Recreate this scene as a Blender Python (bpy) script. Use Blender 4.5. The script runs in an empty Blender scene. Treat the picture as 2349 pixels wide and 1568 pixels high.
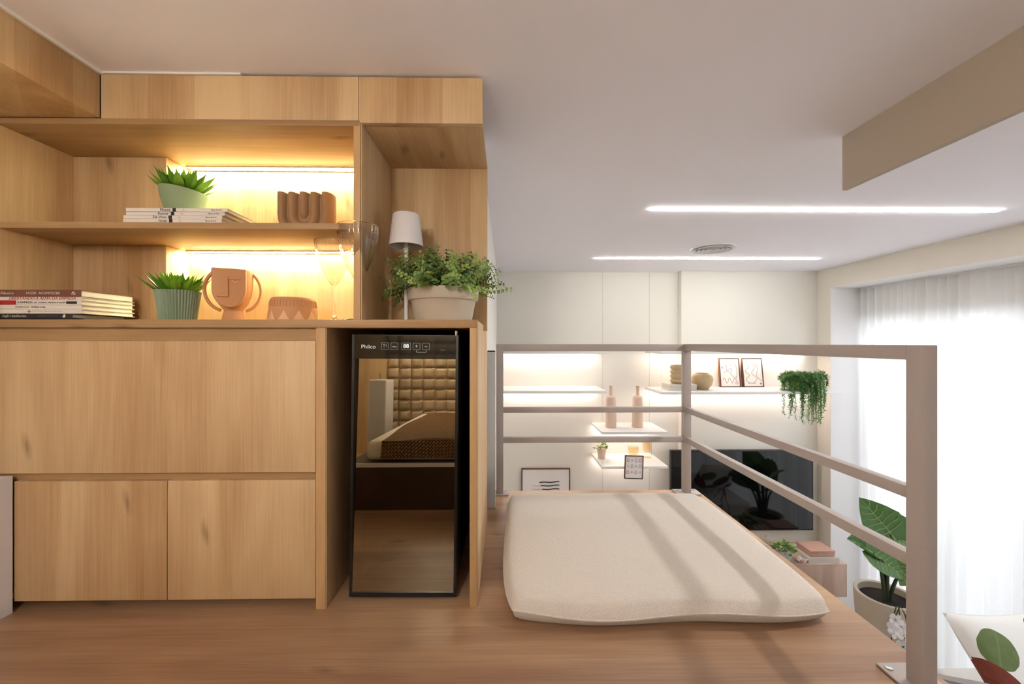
import bpy, bmesh, math, random
from mathutils import Vector, Matrix, Euler
random.seed(7)
R = math.radians
PI = math.pi
scene = bpy.context.scene
COL = scene.collection
EYE = 2.35            # eye height above the living-room floor; all z below are given relative to the eye

# ------------------------------------------------------------------ camera
cam_d = bpy.data.cameras.new('camera'); cam = bpy.data.objects.new('camera', cam_d); COL.objects.link(cam)
cam.location = (0, 0, EYE); cam.rotation_euler = (R(90), 0, R(-0.88))
cam_d.sensor_width = 36; cam_d.lens = 36 * 940 / 2349; cam_d.shift_y = 3 / 2349
cam_d.clip_start = 0.02
scene.camera = cam
# ------------------------------------------------------------------ world, daylight, exposure
W = bpy.data.worlds.new('world'); scene.world = W; W.use_nodes = True
bgn = W.node_tree.nodes['Background']; bgn.inputs[0].default_value = (0.82, 0.89, 1.0, 1); bgn.inputs[1].default_value = 0.9
vs = scene.view_settings
vs.view_transform = 'Standard'; vs.look = 'None'; vs.gamma = 1; vs.use_curve_mapping = False
vs.exposure = 0.68
def area(name, loc, rot, sx, sy, power, col):
    l = bpy.data.lights.new(name, 'AREA'); l.shape = 'RECTANGLE'; l.size = sx; l.size_y = sy; l.energy = power; l.color = col
    o = bpy.data.objects.new(name, l); COL.objects.link(o); o.location = (loc[0], loc[1], loc[2] + EYE); o.rotation_euler = rot
    return o
# skylight falling on the window wall from outside, above
area('daylight', (4.45, 1.75, 0.75), (0, R(52), 0), 2.8, 4.2, 205, (0.80, 0.865, 1.0))

# ------------------------------------------------------------------ materials
MATS = {}
def nmat(name):
    m = bpy.data.materials.new(name); m.use_nodes = True
    nt = m.node_tree; b = nt.nodes['Principled BSDF']
    return m, nt, b
def L(c):      # sRGB 0-255 -> linear
    return tuple(((v / 255) / 12.92 if v / 255 <= 0.04045 else ((v / 255 + 0.055) / 1.055) ** 2.4) for v in c) + (1,)
def node(nt, t, **kw):
    n = nt.nodes.new(t)
    for k, v in kw.items(): setattr(n, k, v)
    return n
def mix(nt, a, b, fac, mode='MIX'):
    n = node(nt, 'ShaderNodeMix', data_type='RGBA', blend_type=mode)
    for sock, v in ((n.inputs[0], fac), (n.inputs[6], a), (n.inputs[7], b)):
        if hasattr(v, 'is_linked'): nt.links.new(v, sock)
        else: sock.default_value = v
    return n.outputs[2]
def math_(nt, op, a, b=0.0, c=0.0):
    n = node(nt, 'ShaderNodeMath', operation=op)
    for s, v in zip(n.inputs, (a, b, c)):
        if hasattr(v, 'is_linked'): nt.links.new(v, s)
        else: s.default_value = v
    return n.outputs[0]
def plain(name, rgb, rough=0.5, metal=0.0, var=0.04, vscale=12.0, bump=0.0, bscale=200.0, spec=0.5, trans=0.0, rand=0.0, sheen=0.0):
    """Painted / ceramic / cloth surface: base colour with a faint mottling and fine relief."""
    if name in MATS: return MATS[name]
    m, nt, b = nmat(name)
    tc = node(nt, 'ShaderNodeTexCoord')
    n1 = node(nt, 'ShaderNodeTexNoise'); n1.inputs['Scale'].default_value = vscale; n1.inputs['Detail'].default_value = 3
    nt.links.new(tc.outputs['Object'], n1.inputs['Vector'])
    c = L(rgb); lo = tuple(v * (1 - var) for v in c[:3]) + (1,); hi = tuple(min(1, v * (1 + var)) for v in c[:3]) + (1,)
    col = mix(nt, lo, hi, n1.outputs['Fac'])
    if rand:
        oi = node(nt, 'ShaderNodeObjectInfo')
        hs = node(nt, 'ShaderNodeHueSaturation')
        v = math_(nt, 'MULTIPLY_ADD', oi.outputs['Random'], rand, 1 - rand / 2)
        nt.links.new(v, hs.inputs['Value']); nt.links.new(col, hs.inputs['Color'])
        h = math_(nt, 'MULTIPLY_ADD', oi.outputs['Random'], -0.06 * rand, 0.5 + 0.03 * rand)
        nt.links.new(h, hs.inputs['Hue']); col = hs.outputs['Color']
    nt.links.new(col, b.inputs['Base Color'])
    b.inputs['Roughness'].default_value = rough; b.inputs['Metallic'].default_value = metal
    b.inputs['Specular IOR Level'].default_value = spec
    if sheen: b.inputs['Sheen Weight'].default_value = sheen
    if bump:
        n2 = node(nt, 'ShaderNodeTexNoise'); n2.inputs['Scale'].default_value = bscale; n2.inputs['Detail'].default_value = 4
        nt.links.new(tc.outputs['Object'], n2.inputs['Vector'])
        bp = node(nt, 'ShaderNodeBump'); bp.inputs['Strength'].default_value = bump; bp.inputs['Distance'].default_value = 0.002
        nt.links.new(n2.outputs['Fac'], bp.inputs['Height']); nt.links.new(bp.outputs[0], b.inputs['Normal'])
    if trans:
        tr = node(nt, 'ShaderNodeBsdfTranslucent'); nt.links.new(col, tr.inputs['Color'])
        mx = node(nt, 'ShaderNodeMixShader'); mx.inputs[0].default_value = trans
        nt.links.new(b.outputs[0], mx.inputs[1]); nt.links.new(tr.outputs[0], mx.inputs[2])
        nt.links.new(mx.outputs[0], nt.nodes['Material Output'].inputs['Surface'])
    MATS[name] = m
    return m
def emit(name, col, strength):
    if name in MATS: return MATS[name]
    m = bpy.data.materials.new(name); m.use_nodes = True; nt = m.node_tree
    nt.nodes.remove(nt.nodes['Principled BSDF'])
    e = node(nt, 'ShaderNodeEmission'); e.inputs[0].default_value = col; e.inputs[1].default_value = strength
    nt.links.new(e.outputs[0], nt.nodes['Material Output'].inputs['Surface'])
    MATS[name] = m
    return m
def wood(name, axis, base=(214, 185, 142), dark=(168, 129, 86), stave=0.105, rough=0.5):
    """Oak laminate: staves of differing tone, long pores and a few knots; grain runs along the given axis."""
    if name in MATS: return MATS[name]
    m, nt, b = nmat(name)
    tc = node(nt, 'ShaderNodeTexCoord'); oi = node(nt, 'ShaderNodeObjectInfo')
    off = node(nt, 'ShaderNodeCombineXYZ')
    r1 = math_(nt, 'MULTIPLY', oi.outputs['Random'], 7.3)
    for i in range(3): nt.links.new(r1, off.inputs[i])
    add = node(nt, 'ShaderNodeVectorMath', operation='ADD')
    nt.links.new(tc.outputs['Object'], add.inputs[0]); nt.links.new(off.outputs[0], add.inputs[1])
    sp = node(nt, 'ShaderNodeSeparateXYZ'); nt.links.new(add.outputs[0], sp.inputs[0])
    ax = 'XYZ'.index(axis)
    def mapped(sperp, salong):
        mp = node(nt, 'ShaderNodeMapping'); s = [sperp] * 3; s[ax] = salong
        mp.inputs['Scale'].default_value = s; nt.links.new(add.outputs[0], mp.inputs['Vector']); return mp.outputs[0]
    # staves across the grain: the two other axes summed, stepped
    oth = [i for i in range(3) if i != ax]
    across = math_(nt, 'ADD', sp.outputs[oth[0]], sp.outputs[oth[1]])
    cell = math_(nt, 'FLOOR', math_(nt, 'DIVIDE', across, stave))
    wn = node(nt, 'ShaderNodeTexWhiteNoise', noise_dimensions='1D'); nt.links.new(cell, wn.inputs['W'])
    # broad figure
    nb = node(nt, 'ShaderNodeTexNoise'); nb.inputs['Scale'].default_value = 1; nb.inputs['Detail'].default_value = 4; nb.inputs['Distortion'].default_value = 0.6
    nt.links.new(mapped(7, 0.7), nb.inputs['Vector'])
    # pores
    nf = node(nt, 'ShaderNodeTexNoise'); nf.inputs['Scale'].default_value = 1; nf.inputs['Detail'].default_value = 3
    nt.links.new(mapped(260, 6), nf.inputs['Vector'])
    # cathedral rings
    wv = node(nt, 'ShaderNodeTexNoise'); wv.inputs['Scale'].default_value = 1; wv.inputs['Detail'].default_value = 1
    nt.links.new(mapped(5.5, 0.8), wv.inputs['Vector'])
    rings = math_(nt, 'PINGPONG', math_(nt, 'MULTIPLY', wv.outputs['Fac'], 22), 1.0)
    # knots
    vo = node(nt, 'ShaderNodeTexVoronoi', voronoi_dimensions='2D'); vo.inputs['Scale'].default_value = 1
    kv = node(nt, 'ShaderNodeCombineXYZ'); warp = math_(nt, 'MULTIPLY', wv.outputs['Fac'], 0.9)
    nt.links.new(math_(nt, 'MULTIPLY_ADD', across, 9.0, warp), kv.inputs[0]); nt.links.new(math_(nt, 'MULTIPLY_ADD', sp.outputs[ax], 4.0, math_(nt, 'MULTIPLY', across, 5.0)), kv.inputs[1])
    nt.links.new(kv.outputs[0], vo.inputs['Vector'])
    kn = node(nt, 'ShaderNodeMapRange'); kn.inputs[1].default_value = 0.02; kn.inputs[2].default_value = 0.13; kn.inputs[3].default_value = 1.0; kn.inputs[4].default_value = 0
    nt.links.new(vo.outputs['Distance'], kn.inputs[0])
    ksel = node(nt, 'ShaderNodeSeparateColor'); nt.links.new(vo.outputs['Color'], ksel.inputs[0])
    kmask = math_(nt, 'MULTIPLY', kn.outputs[0], math_(nt, 'GREATER_THAN', ksel.outputs[0], 0.78))
    f = math_(nt, 'MULTIPLY_ADD', wn.outputs['Value'], 0.42, math_(nt, 'MULTIPLY_ADD', nb.outputs['Fac'], 1.9, -0.80))
    f = math_(nt, 'ADD', f, math_(nt, 'MULTIPLY', rings, 0.14))
    f = math_(nt, 'ADD', f, math_(nt, 'MULTIPLY_ADD', nf.outputs['Fac'], 0.6, -0.30))
    cl = node(nt, 'ShaderNodeClamp'); nt.links.new(f, cl.inputs[0])
    col = mix(nt, L(base), L(dark), cl.outputs[0])
    kcol = tuple(v * 0.42 for v in L(dark)[:3]) + (1,)
    col = mix(nt, col, kcol, math_(nt, 'MULTIPLY', kmask, math_(nt, 'MULTIPLY_ADD', nf.outputs['Fac'], 1.2, -0.05)))
    nt.links.new(col, b.inputs['Base Color'])
    b.inputs['Roughness'].default_value = rough; b.inputs['Specular IOR Level'].default_value = 0.35
    bp = node(nt, 'ShaderNodeBump'); bp.inputs['Strength'].default_value = 0.12; bp.inputs['Distance'].default_value = 0.001
    nt.links.new(nf.outputs['Fac'], bp.inputs['Height']); nt.links.new(bp.outputs[0], b.inputs['Normal'])
    MATS[name] = m
    return m
OAK_Z = wood('oak_vertical', 'Z')
OAK_X = wood('oak_lengthwise', 'X', base=(216, 182, 140), dark=(172, 130, 92), stave=0.16)
OAK_Y = wood('oak_depthwise', 'Y')
OAK_FLOOR = wood('oak_floor', 'X', base=(196, 160, 124), dark=(142, 107, 80), stave=0.17, rough=0.42)
EDGE_X = wood('oak_edge_long', 'X', base=(182, 148, 104), dark=(142, 109, 73), stave=0.5)
EDGE_Z = wood('oak_edge_upright', 'Z', base=(204, 168, 120), dark=(166, 130, 90), stave=0.5)
PINKWOOD = wood('pale_pink_oak', 'Z', base=(214, 186, 168), dark=(186, 154, 138), stave=0.09)
WHITEWALL = plain('white_wall_paint', (233, 230, 224), 0.75, var=0.015, vscale=3, bump=0.05, bscale=300)
BEIGEWALL = plain('beige_wall_paint', (226, 219, 207), 0.75, var=0.015, vscale=3, bump=0.05, bscale=300)
SHADEDPANEL = plain('shaded_panel_paint', (178, 166, 150), 0.75, var=0.015, vscale=3)  # shade on the ceiling drop panel, put into a darker base colour
WALLCREAM = plain('cream_wall_panel', (234, 231, 222), 0.6, var=0.015, vscale=2)
CEILM = plain('white_ceiling_paint', (240, 237, 243), 0.85, var=0.015, vscale=2, bump=0.04, bscale=250)
WHITE_LAQ = plain('white_lacquer', (240, 238, 234), 0.4, var=0.01)
WHITE_SAT = plain('white_satin_paint', (228, 226, 228), 0.45, var=0.01)
RAILM = plain('taupe_powder_coat', (176, 167, 162), 0.42, var=0.02, bump=0.05, bscale=500)
GREYP = plain('light_grey_paint', (205, 205, 206), 0.5, var=0.02)
BLACKM = plain('black_plastic', (14, 14, 15), 0.35, var=0.1)
BLACKGL = plain('black_gloss_panel', (9, 9, 9), 0.06, var=0.05)
DARKIN = plain('dark_interior', (8, 8, 9), 0.6)
STEEL = plain('brushed_steel', (190, 190, 188), 0.25, metal=1.0)
TERRA = plain('terracotta_clay', (198, 146, 102), 0.72, var=0.05, bump=0.1, bscale=180)
TERRA_L = plain('pale_terracotta_relief', (226, 184, 142), 0.72, var=0.04)
BROWNCL = plain('brown_matt_clay', (158, 122, 86), 0.7, var=0.05, bump=0.12, bscale=150)
SAGE = plain('sage_green_ceramic', (136, 154, 120), 0.7, var=0.08, vscale=30, bump=0.15, bscale=120)
SAGE2 = plain('grey_green_ribbed_ceramic', (128, 148, 124), 0.6, var=0.06, vscale=40)
STONEPOT = plain('beige_stoneware', (196, 184, 166), 0.62, var=0.03)
SOIL = plain('dark_soil', (38, 28, 22), 0.95, var=0.3, vscale=120, bump=0.6, bscale=90)
SAND = plain('sand_ceramic', (198, 176, 138), 0.7, var=0.06, vscale=30, bump=0.15, bscale=140)
PINKCER = plain('pinkish_beige_ceramic', (222, 196, 176), 0.6, var=0.03)
BOOKW = plain('white_book_cover', (222, 216, 208), 0.5, var=0.02)
PAGES = plain('book_paper', (240, 232, 214), 0.85, var=0.04, vscale=60)
BOOKBR = plain('brown_book_cover', (112, 66, 50), 0.55, var=0.05)
BOOKBK = plain('black_book_cover', (22, 20, 24), 0.45, var=0.1)
REDINK = plain('red_print', (186, 38, 36), 0.6)
REDBAND = plain('red_book_band', (168, 24, 26), 0.55)
DARKINK = plain('dark_print', (38, 30, 40), 0.6)
GREYINK = plain('grey_print', (120, 116, 112), 0.6)
PALEINK = plain('pale_print', (208, 198, 186), 0.6)
PINKINK = plain('pink_print', (226, 176, 178), 0.6)
PAPER = plain('art_paper', (244, 238, 236), 0.8, var=0.01)
FRAMEBR = plain('brown_wood_frame', (134, 84, 50), 0.5, var=0.1)
FRAMEDK = plain('dark_frame_front', (66, 48, 38), 0.5, var=0.1)
SALMON = plain('salmon_linen_box', (206, 164, 146), 0.7, var=0.04)
SOFAW = plain('off_white_sofa_fabric', (236, 232, 226), 0.9, var=0.02, bump=0.3, bscale=400)
SHEET = plain('white_cotton_sheet', (238, 234, 224), 0.9, var=0.02, bump=0.2, bscale=60)
PILLOWBR = plain('brown_pillow_fabric', (78, 60, 50), 0.9, var=0.1, bump=0.3, bscale=300)
PILLOWGR = plain('grey_pillow_fabric', (150, 144, 140), 0.9, var=0.05, bump=0.3, bscale=300)
LEAFSUC = plain('succulent_green', (122, 172, 50), 0.4, var=0.25, vscale=40, trans=0.42, rand=0.5)
LEAFBUSH = plain('bush_leaf_green', (128, 158, 84), 0.5, var=0.2, vscale=30, trans=0.2, rand=1.0)
LEAFFERN = plain('fern_green', (98, 144, 78), 0.55, var=0.2, vscale=30, trans=0.25, rand=0.8)
LEAFBIG = plain('alocasia_green', (84, 124, 62), 0.35, var=0.3, vscale=14, trans=0.2, rand=0.8)
VEIN = plain('leaf_vein', (164, 184, 120), 0.5)
STEMG = plain('plant_stem', (58, 68, 40), 0.6, var=0.2)
PETAL = plain('white_petal', (246, 242, 244), 0.5, var=0.02, trans=0.3)
GOLDRIM = plain('gilt_rim', (196, 160, 92), 0.25, metal=1.0)
FLOORL = wood('living_floor_boards', 'Y', base=(206, 184, 160), dark=(176, 150, 126), stave=0.18)

def boucle():
    m, nt, b = nmat('beige_boucle')
    tc = node(nt, 'ShaderNodeTexCoord')
    v = node(nt, 'ShaderNodeTexNoise'); v.inputs['Scale'].default_value = 330; v.inputs['Detail'].default_value = 2; v.inputs['Distortion'].default_value = 0.6
    nt.links.new(tc.outputs['Object'], v.inputs['Vector'])
    n2 = node(nt, 'ShaderNodeTexNoise'); n2.inputs['Scale'].default_value = 9; nt.links.new(tc.outputs['Object'], n2.inputs['Vector'])
    c = mix(nt, L((212, 203, 190)), L((240, 234, 225)), v.outputs['Fac'])
    c = mix(nt, c, L((218, 209, 196)), math_(nt, 'MULTIPLY', n2.outputs['Fac'], 0.35))
    nt.links.new(c, b.inputs['Base Color']); b.inputs['Roughness'].default_value = 0.95; b.inputs['Sheen Weight'].default_value = 0.25
    b.inputs['Specular IOR Level'].default_value = 0.1
    bp = node(nt, 'ShaderNodeBump'); bp.inputs['Strength'].default_value = 0.7; bp.inputs['Distance'].default_value = 0.003
    nt.links.new(v.outputs['Fac'], bp.inputs['Height']); nt.links.new(bp.outputs[0], b.inputs['Normal'])
    return m
BOUCLE = boucle()
def sheer():
    m = bpy.data.materials.new('sheer_curtain_fabric'); m.use_nodes = True; nt = m.node_tree
    nt.nodes.remove(nt.nodes['Principled BSDF'])
    tc = node(nt, 'ShaderNodeTexCoord'); n1 = node(nt, 'ShaderNodeTexNoise'); n1.inputs['Scale'].default_value = 400
    nt.links.new(tc.outputs['Object'], n1.inputs['Vector'])
    c = mix(nt, L((236, 234, 232)), L((250, 249, 247)), n1.outputs['Fac'])
    d = node(nt, 'ShaderNodeBsdfDiffuse'); t = node(nt, 'ShaderNodeBsdfTranslucent'); tp = node(nt, 'ShaderNodeBsdfTransparent')
    nt.links.new(c, d.inputs[0]); nt.links.new(c, t.inputs[0])
    a = node(nt, 'ShaderNodeMixShader'); a.inputs[0].default_value = 0.5
    nt.links.new(d.outputs[0], a.inputs[1]); nt.links.new(t.outputs[0], a.inputs[2])
    k = node(nt, 'ShaderNodeMixShader'); k.inputs[0].default_value = 0.10
    nt.links.new(a.outputs[0], k.inputs[1]); nt.links.new(tp.outputs[0], k.inputs[2])
    nt.links.new(k.outputs[0], nt.nodes['Material Output'].inputs['Surface'])
    return m
SHEER = sheer()
def glassmat(name, tint, rough=0.0, refl=0.08, clear=(0.97, 0.97, 0.95)):
    """Thin-walled glass: clear with a Fresnel sheen."""
    m = bpy.data.materials.new(name); m.use_nodes = True; nt = m.node_tree
    nt.nodes.remove(nt.nodes['Principled BSDF'])
    tp = node(nt, 'ShaderNodeBsdfTransparent'); tp.inputs[0].default_value = clear + (1,)
    g = node(nt, 'ShaderNodeBsdfGlossy'); g.inputs['Color'].default_value = tint + (1,); g.inputs['Roughness'].default_value = rough
    lw = node(nt, 'ShaderNodeLayerWeight'); lw.inputs[0].default_value = 0.35
    f = math_(nt, 'MULTIPLY_ADD', math_(nt, 'POWER', lw.outputs['Facing'], 1.5), 0.8, refl)
    n1 = node(nt, 'ShaderNodeTexNoise'); n1.inputs['Scale'].default_value = 3
    f = math_(nt, 'MULTIPLY', f, math_(nt, 'MULTIPLY_ADD', n1.outputs['Fac'], 0.1, 0.95))
    k = node(nt, 'ShaderNodeMixShader'); nt.links.new(f, k.inputs[0])
    nt.links.new(tp.outputs[0], k.inputs[1]); nt.links.new(g.outputs[0], k.inputs[2])
    nt.links.new(k.outputs[0], nt.nodes['Material Output'].inputs['Surface'])
    return m
def stemglass():
    m, nt, b = nmat('clear_stemware_glass')
    b.inputs['Base Color'].default_value = (1.0, 0.985, 0.95, 1); b.inputs['Transmission Weight'].default_value = 1.0
    b.inputs['IOR'].default_value = 1.42; b.inputs['Roughness'].default_value = 0.0
    n1 = node(nt, 'ShaderNodeTexNoise'); n1.inputs['Scale'].default_value = 30
    bp = node(nt, 'ShaderNodeBump'); bp.inputs['Strength'].default_value = 0.02; nt.links.new(n1.outputs['Fac'], bp.inputs['Height']); nt.links.new(bp.outputs[0], b.inputs['Normal'])
    return m
STEMGLASS = stemglass()
GLASS = glassmat('clear_thin_glass', (1, 0.97, 0.9), 0.02, 0.06, (0.95, 0.94, 0.9))
PANE = glassmat('window_glass', (1, 1, 1), 0.0, 0.02)
AMBER = glassmat('amber_tinted_glass', (1, 0.9, 0.75), 0.05, 0.03, (0.98, 0.86, 0.66))
def mirrorglass():
    m = bpy.data.materials.new('smoked_mirror_glass'); m.use_nodes = True; nt = m.node_tree
    nt.nodes.remove(nt.nodes['Principled BSDF'])
    g = node(nt, 'ShaderNodeBsdfGlossy'); g.inputs['Roughness'].default_value = 0.005
    tc = node(nt, 'ShaderNodeTexCoord'); n1 = node(nt, 'ShaderNodeTexNoise'); n1.inputs['Scale'].default_value = 2
    nt.links.new(tc.outputs['Object'], n1.inputs['Vector'])
    nt.links.new(mix(nt, (0.40, 0.34, 0.235, 1), (0.43, 0.37, 0.26, 1), n1.outputs['Fac']), g.inputs['Color'])
    tp = node(nt, 'ShaderNodeBsdfTransparent'); tp.inputs[0].default_value = (0.5, 0.46, 0.42, 1)
    k = node(nt, 'ShaderNodeMixShader'); k.inputs[0].default_value = 0.3
    nt.links.new(g.outputs[0], k.inputs[1]); nt.links.new(tp.outputs[0], k.inputs[2])
    nt.links.new(k.outputs[0], nt.nodes['Material Output'].inputs['Surface'])
    return m
MIRROR = mirrorglass()
def weave():
    m, nt, b = nmat('brown_woven_blanket')
    tc = node(nt, 'ShaderNodeTexCoord')
    sx_ = node(nt, 'ShaderNodeSeparateXYZ'); nt.links.new(tc.outputs['Object'], sx_.inputs[0])
    cb = node(nt, 'ShaderNodeCombineXYZ'); nt.links.new(sx_.outputs[0], cb.inputs[0]); nt.links.new(math_(nt, 'SUBTRACT', sx_.outputs[1], sx_.outputs[2]), cb.inputs[1])
    mp = node(nt, 'ShaderNodeMapping'); mp.inputs['Rotation'].default_value = (0, 0, R(45)); nt.links.new(cb.outputs[0], mp.inputs['Vector'])
    br = node(nt, 'ShaderNodeTexBrick'); br.inputs['Scale'].default_value = 26; br.inputs['Mortar Size'].default_value = 0.035; br.offset = 0.5
    br.inputs['Color1'].default_value = L((150, 112, 70)); br.inputs['Color2'].default_value = L((128, 94, 58)); br.inputs['Mortar'].default_value = L((30, 22, 16))
    nt.links.new(mp.outputs[0], br.inputs['Vector']); nt.links.new(br.outputs['Color'], b.inputs['Base Color'])
    b.inputs['Roughness'].default_value = 0.95
    bp = node(nt, 'ShaderNodeBump'); bp.inputs['Strength'].default_value = 0.6; bp.inputs['Distance'].default_value = 0.004; bp.invert = True
    nt.links.new(br.outputs['Fac'], bp.inputs['Height']); nt.links.new(bp.outputs[0], b.inputs['Normal'])
    return m
WEAVE = weave()
def leafprint():
    """White cushion cloth printed with large green, rust and plum leaves (flat print)."""
    m, nt, b = nmat('leaf_print_cloth')
    tc = node(nt, 'ShaderNodeTexCoord')
    n1 = node(nt, 'ShaderNodeTexNoise'); n1.inputs['Scale'].default_value = 9; n1.inputs['Detail'].default_value = 3
    nt.links.new(tc.outputs['Object'], n1.inputs['Vector'])
    nv = node(nt, 'ShaderNodeTexNoise'); nv.inputs['Scale'].default_value = 26; nt.links.new(tc.outputs['Object'], nv.inputs['Vector'])
    sp = node(nt, 'ShaderNodeSeparateXYZ'); nt.links.new(tc.outputs['Object'], sp.inputs[0])
    col = L((246, 244, 240))
    for (u, v, a, ru, rv, c1, c2) in LEAFPRINTS:
        ca, sa = math.cos(R(a)), math.sin(R(a))
        du = math_(nt, 'SUBTRACT', sp.outputs[0], u); dv = math_(nt, 'SUBTRACT', sp.outputs[2], v)
        p = math_(nt, 'ADD', math_(nt, 'MULTIPLY', du, ca / ru), math_(nt, 'MULTIPLY', dv, sa / ru))
        q = math_(nt, 'ADD', math_(nt, 'MULTIPLY', du, -sa / rv), math_(nt, 'MULTIPLY', dv, ca / rv))
        d = math_(nt, 'ADD', math_(nt, 'POWER', math_(nt, 'ABSOLUTE', p), 1.7), math_(nt, 'POWER', math_(nt, 'ABSOLUTE', q), 2.2))
        d = math_(nt, 'ADD', d, math_(nt, 'MULTIPLY_ADD', n1.outputs['Fac'], 0.5, -0.25))
        inside = math_(nt, 'LESS_THAN', d, 1.0)
        rib = math_(nt, 'LESS_THAN', math_(nt, 'ABSOLUTE', q), 0.05)
        lc = mix(nt, L(c1), L(c2), nv.outputs['Fac'])
        lc = mix(nt, lc, L(c2), rib)
        col = mix(nt, col, lc, inside)
    nt.links.new(col, b.inputs['Base Color']); b.inputs['Roughness'].default_value = 0.9
    return m
GRN, GRN2, RST, RST2, PLM, PLM2 = (92, 110, 66), (120, 136, 88), (140, 66, 48), (112, 54, 44), (110, 58, 62), (84, 42, 50)
LEAFPRINTS = [(-0.14, 0.09, 60, 0.085, 0.075, GRN, GRN2), (-0.215, -0.04, 125, 0.14, 0.065, RST, RST2), (0.03, -0.01, 70, 0.12, 0.075, PLM, PLM2),
              (-0.06, -0.15, 20, 0.10, 0.06, GRN, GRN2), (0.17, -0.16, 100, 0.09, 0.06, RST, RST2), (0.14, 0.16, 30, 0.08, 0.06, PLM, PLM2)]
LEAFCLOTH = leafprint()
LED_WARM = emit('warm_led', (1.0, 1.0, 0.66, 1), 68)
LED_CEIL = emit('ceiling_led', (1.0, 0.98, 0.92, 1), 34)
LED_SHELF = emit('shelf_led', (1.0, 0.84, 0.78, 1), 28)
ADDEDGLOW = emit('added_globe_glow', (1.0, 0.96, 0.91, 1), 56)

# ------------------------------------------------------------------ mesh helpers
class B:
    """Collects shapes in eye-relative room coordinates; obj() turns them into one mesh."""
    def __init__(s): s.v = []; s.f = []
    def add(s, vs, fs):
        k = len(s.v); s.v += [tuple(p) for p in vs]; s.f += [tuple(i + k for i in f) for f in fs]; return s
    def box(s, x0, x1, y0, y1, z0, z1):
        return s.add([(x0, y0, z0), (x1, y0, z0), (x1, y1, z0), (x0, y1, z0), (x0, y0, z1), (x1, y0, z1), (x1, y1, z1), (x0, y1, z1)],
                     [(0, 3, 2, 1), (4, 5, 6, 7), (0, 1, 5, 4), (1, 2, 6, 5), (2, 3, 7, 6), (3, 0, 4, 7)])
    def lathe(s, cx, cy, prof, n=40, fn=None, cap0=True, cap1=True):
        """prof: (radius, z) pairs; fn(angle, z, r) may return a changed radius."""
        vs = []; fs = []
        for r, z in prof:
            for k in range(n):
                a = 2 * PI * k / n; rr = fn(a, z, r) if fn else r
                vs.append((cx + rr * math.cos(a), cy + rr * math.sin(a), z))
        m = len(prof)
        for i in range(m - 1):
            for k in range(n):
                fs.append((i * n + k, i * n + (k + 1) % n, (i + 1) * n + (k + 1) % n, (i + 1) * n + k))
        if cap0: fs.append(tuple(range(n - 1, -1, -1)))
        if cap1: fs.append(tuple((m - 1) * n + k for k in range(n)))
        return s.add(vs, fs)
    def tube(s, pts, r, n=8, sy=1.0, cap=True):
        """round tube along points; r number or list; sy stretches the section along world y"""
        pts = [Vector(p) for p in pts]; m = len(pts); vs = []; fs = []
        rs = r if isinstance(r, (list, tuple)) else [r] * m
        up = None
        for i, p in enumerate(pts):
            t = (pts[min(i + 1, m - 1)] - pts[max(i - 1, 0)]).normalized()
            if up is None:
                up = t.orthogonal().normalized() if abs(t.y) > 0.9 else (Vector((0, 1, 0)) - t * t.y).normalized()
            else: up = (up - t * up.dot(t)).normalized()
            sd = t.cross(up)
            for k in range(n):
                a = 2 * PI * (k + 0.5) / n
                vs.append(p + up * (math.cos(a) * rs[i] * sy) + sd * (math.sin(a) * rs[i]))
        for i in range(m - 1):
            for k in range(n): fs.append((i * n + k, i * n + (k + 1) % n, (i + 1) * n + (k + 1) % n, (i + 1) * n + k))
        if cap: fs.append(tuple(range(n - 1, -1, -1))); fs.append(tuple((m - 1) * n + k for k in range(n)))
        return s.add(vs, fs)
    def grid(s, fn, nu, nv, wrapu=False):
        vs = [fn(i / (nu if wrapu else nu - 1), j / (nv - 1)) for j in range(nv) for i in range(nu)]
        fs = []
        for j in range(nv - 1):
            for i in range(nu if wrapu else nu - 1):
                i2 = (i + 1) % nu
                fs.append((j * nu + i, j * nu + i2, (j + 1) * nu + i2, (j + 1) * nu + i))
        return s.add(vs, fs)
    def prism(s, poly, y0, y1):
        """polygon in (x, z) extruded along y"""
        n = len(poly); vs = [(x, y0, z) for x, z in poly] + [(x, y1, z) for x, z in poly]
        return s.add(vs, [tuple(range(n)), tuple(range(2 * n - 1, n - 1, -1))] + [(i, i + n, (i + 1) % n + n, (i + 1) % n) for i in range(n)])
    def xf(s, M):
        s.v = [tuple(M @ Vector(p)) for p in s.v]; return s
def mesh_of(b, name, bevel=0.0, smooth=False, angle=35, seg=2):
    me = bpy.data.meshes.new(name); me.from_pydata(b.v, [], b.f); me.validate()
    bm = bmesh.new(); bm.from_mesh(me)
    bmesh.ops.recalc_face_normals(bm, faces=bm.faces)
    if bevel:
        es = [e for e in bm.edges if len(e.link_faces) == 2 and e.calc_face_angle(0) > R(40)]
        bmesh.ops.bevel(bm, geom=es, offset=bevel, segments=seg, affect='EDGES', profile=0.5, clamp_overlap=True)
    bm.to_mesh(me); bm.free()
    if smooth or bevel:
        for p in me.polygons: p.use_smooth = True
        me.set_sharp_from_angle(angle=R(angle))
    return me
BASE = {}
def thing(name, label, cat, loc, group=None, kind=None):
    o = bpy.data.objects.new(name, None); COL.objects.link(o); o.empty_display_size = 0.05
    o.location = (loc[0], loc[1], loc[2] + EYE); BASE[o] = Vector(loc)
    if label: o['label'] = label
    if cat: o['category'] = cat
    if group: o['group'] = group
    if kind: o['kind'] = kind
    return o
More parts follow.
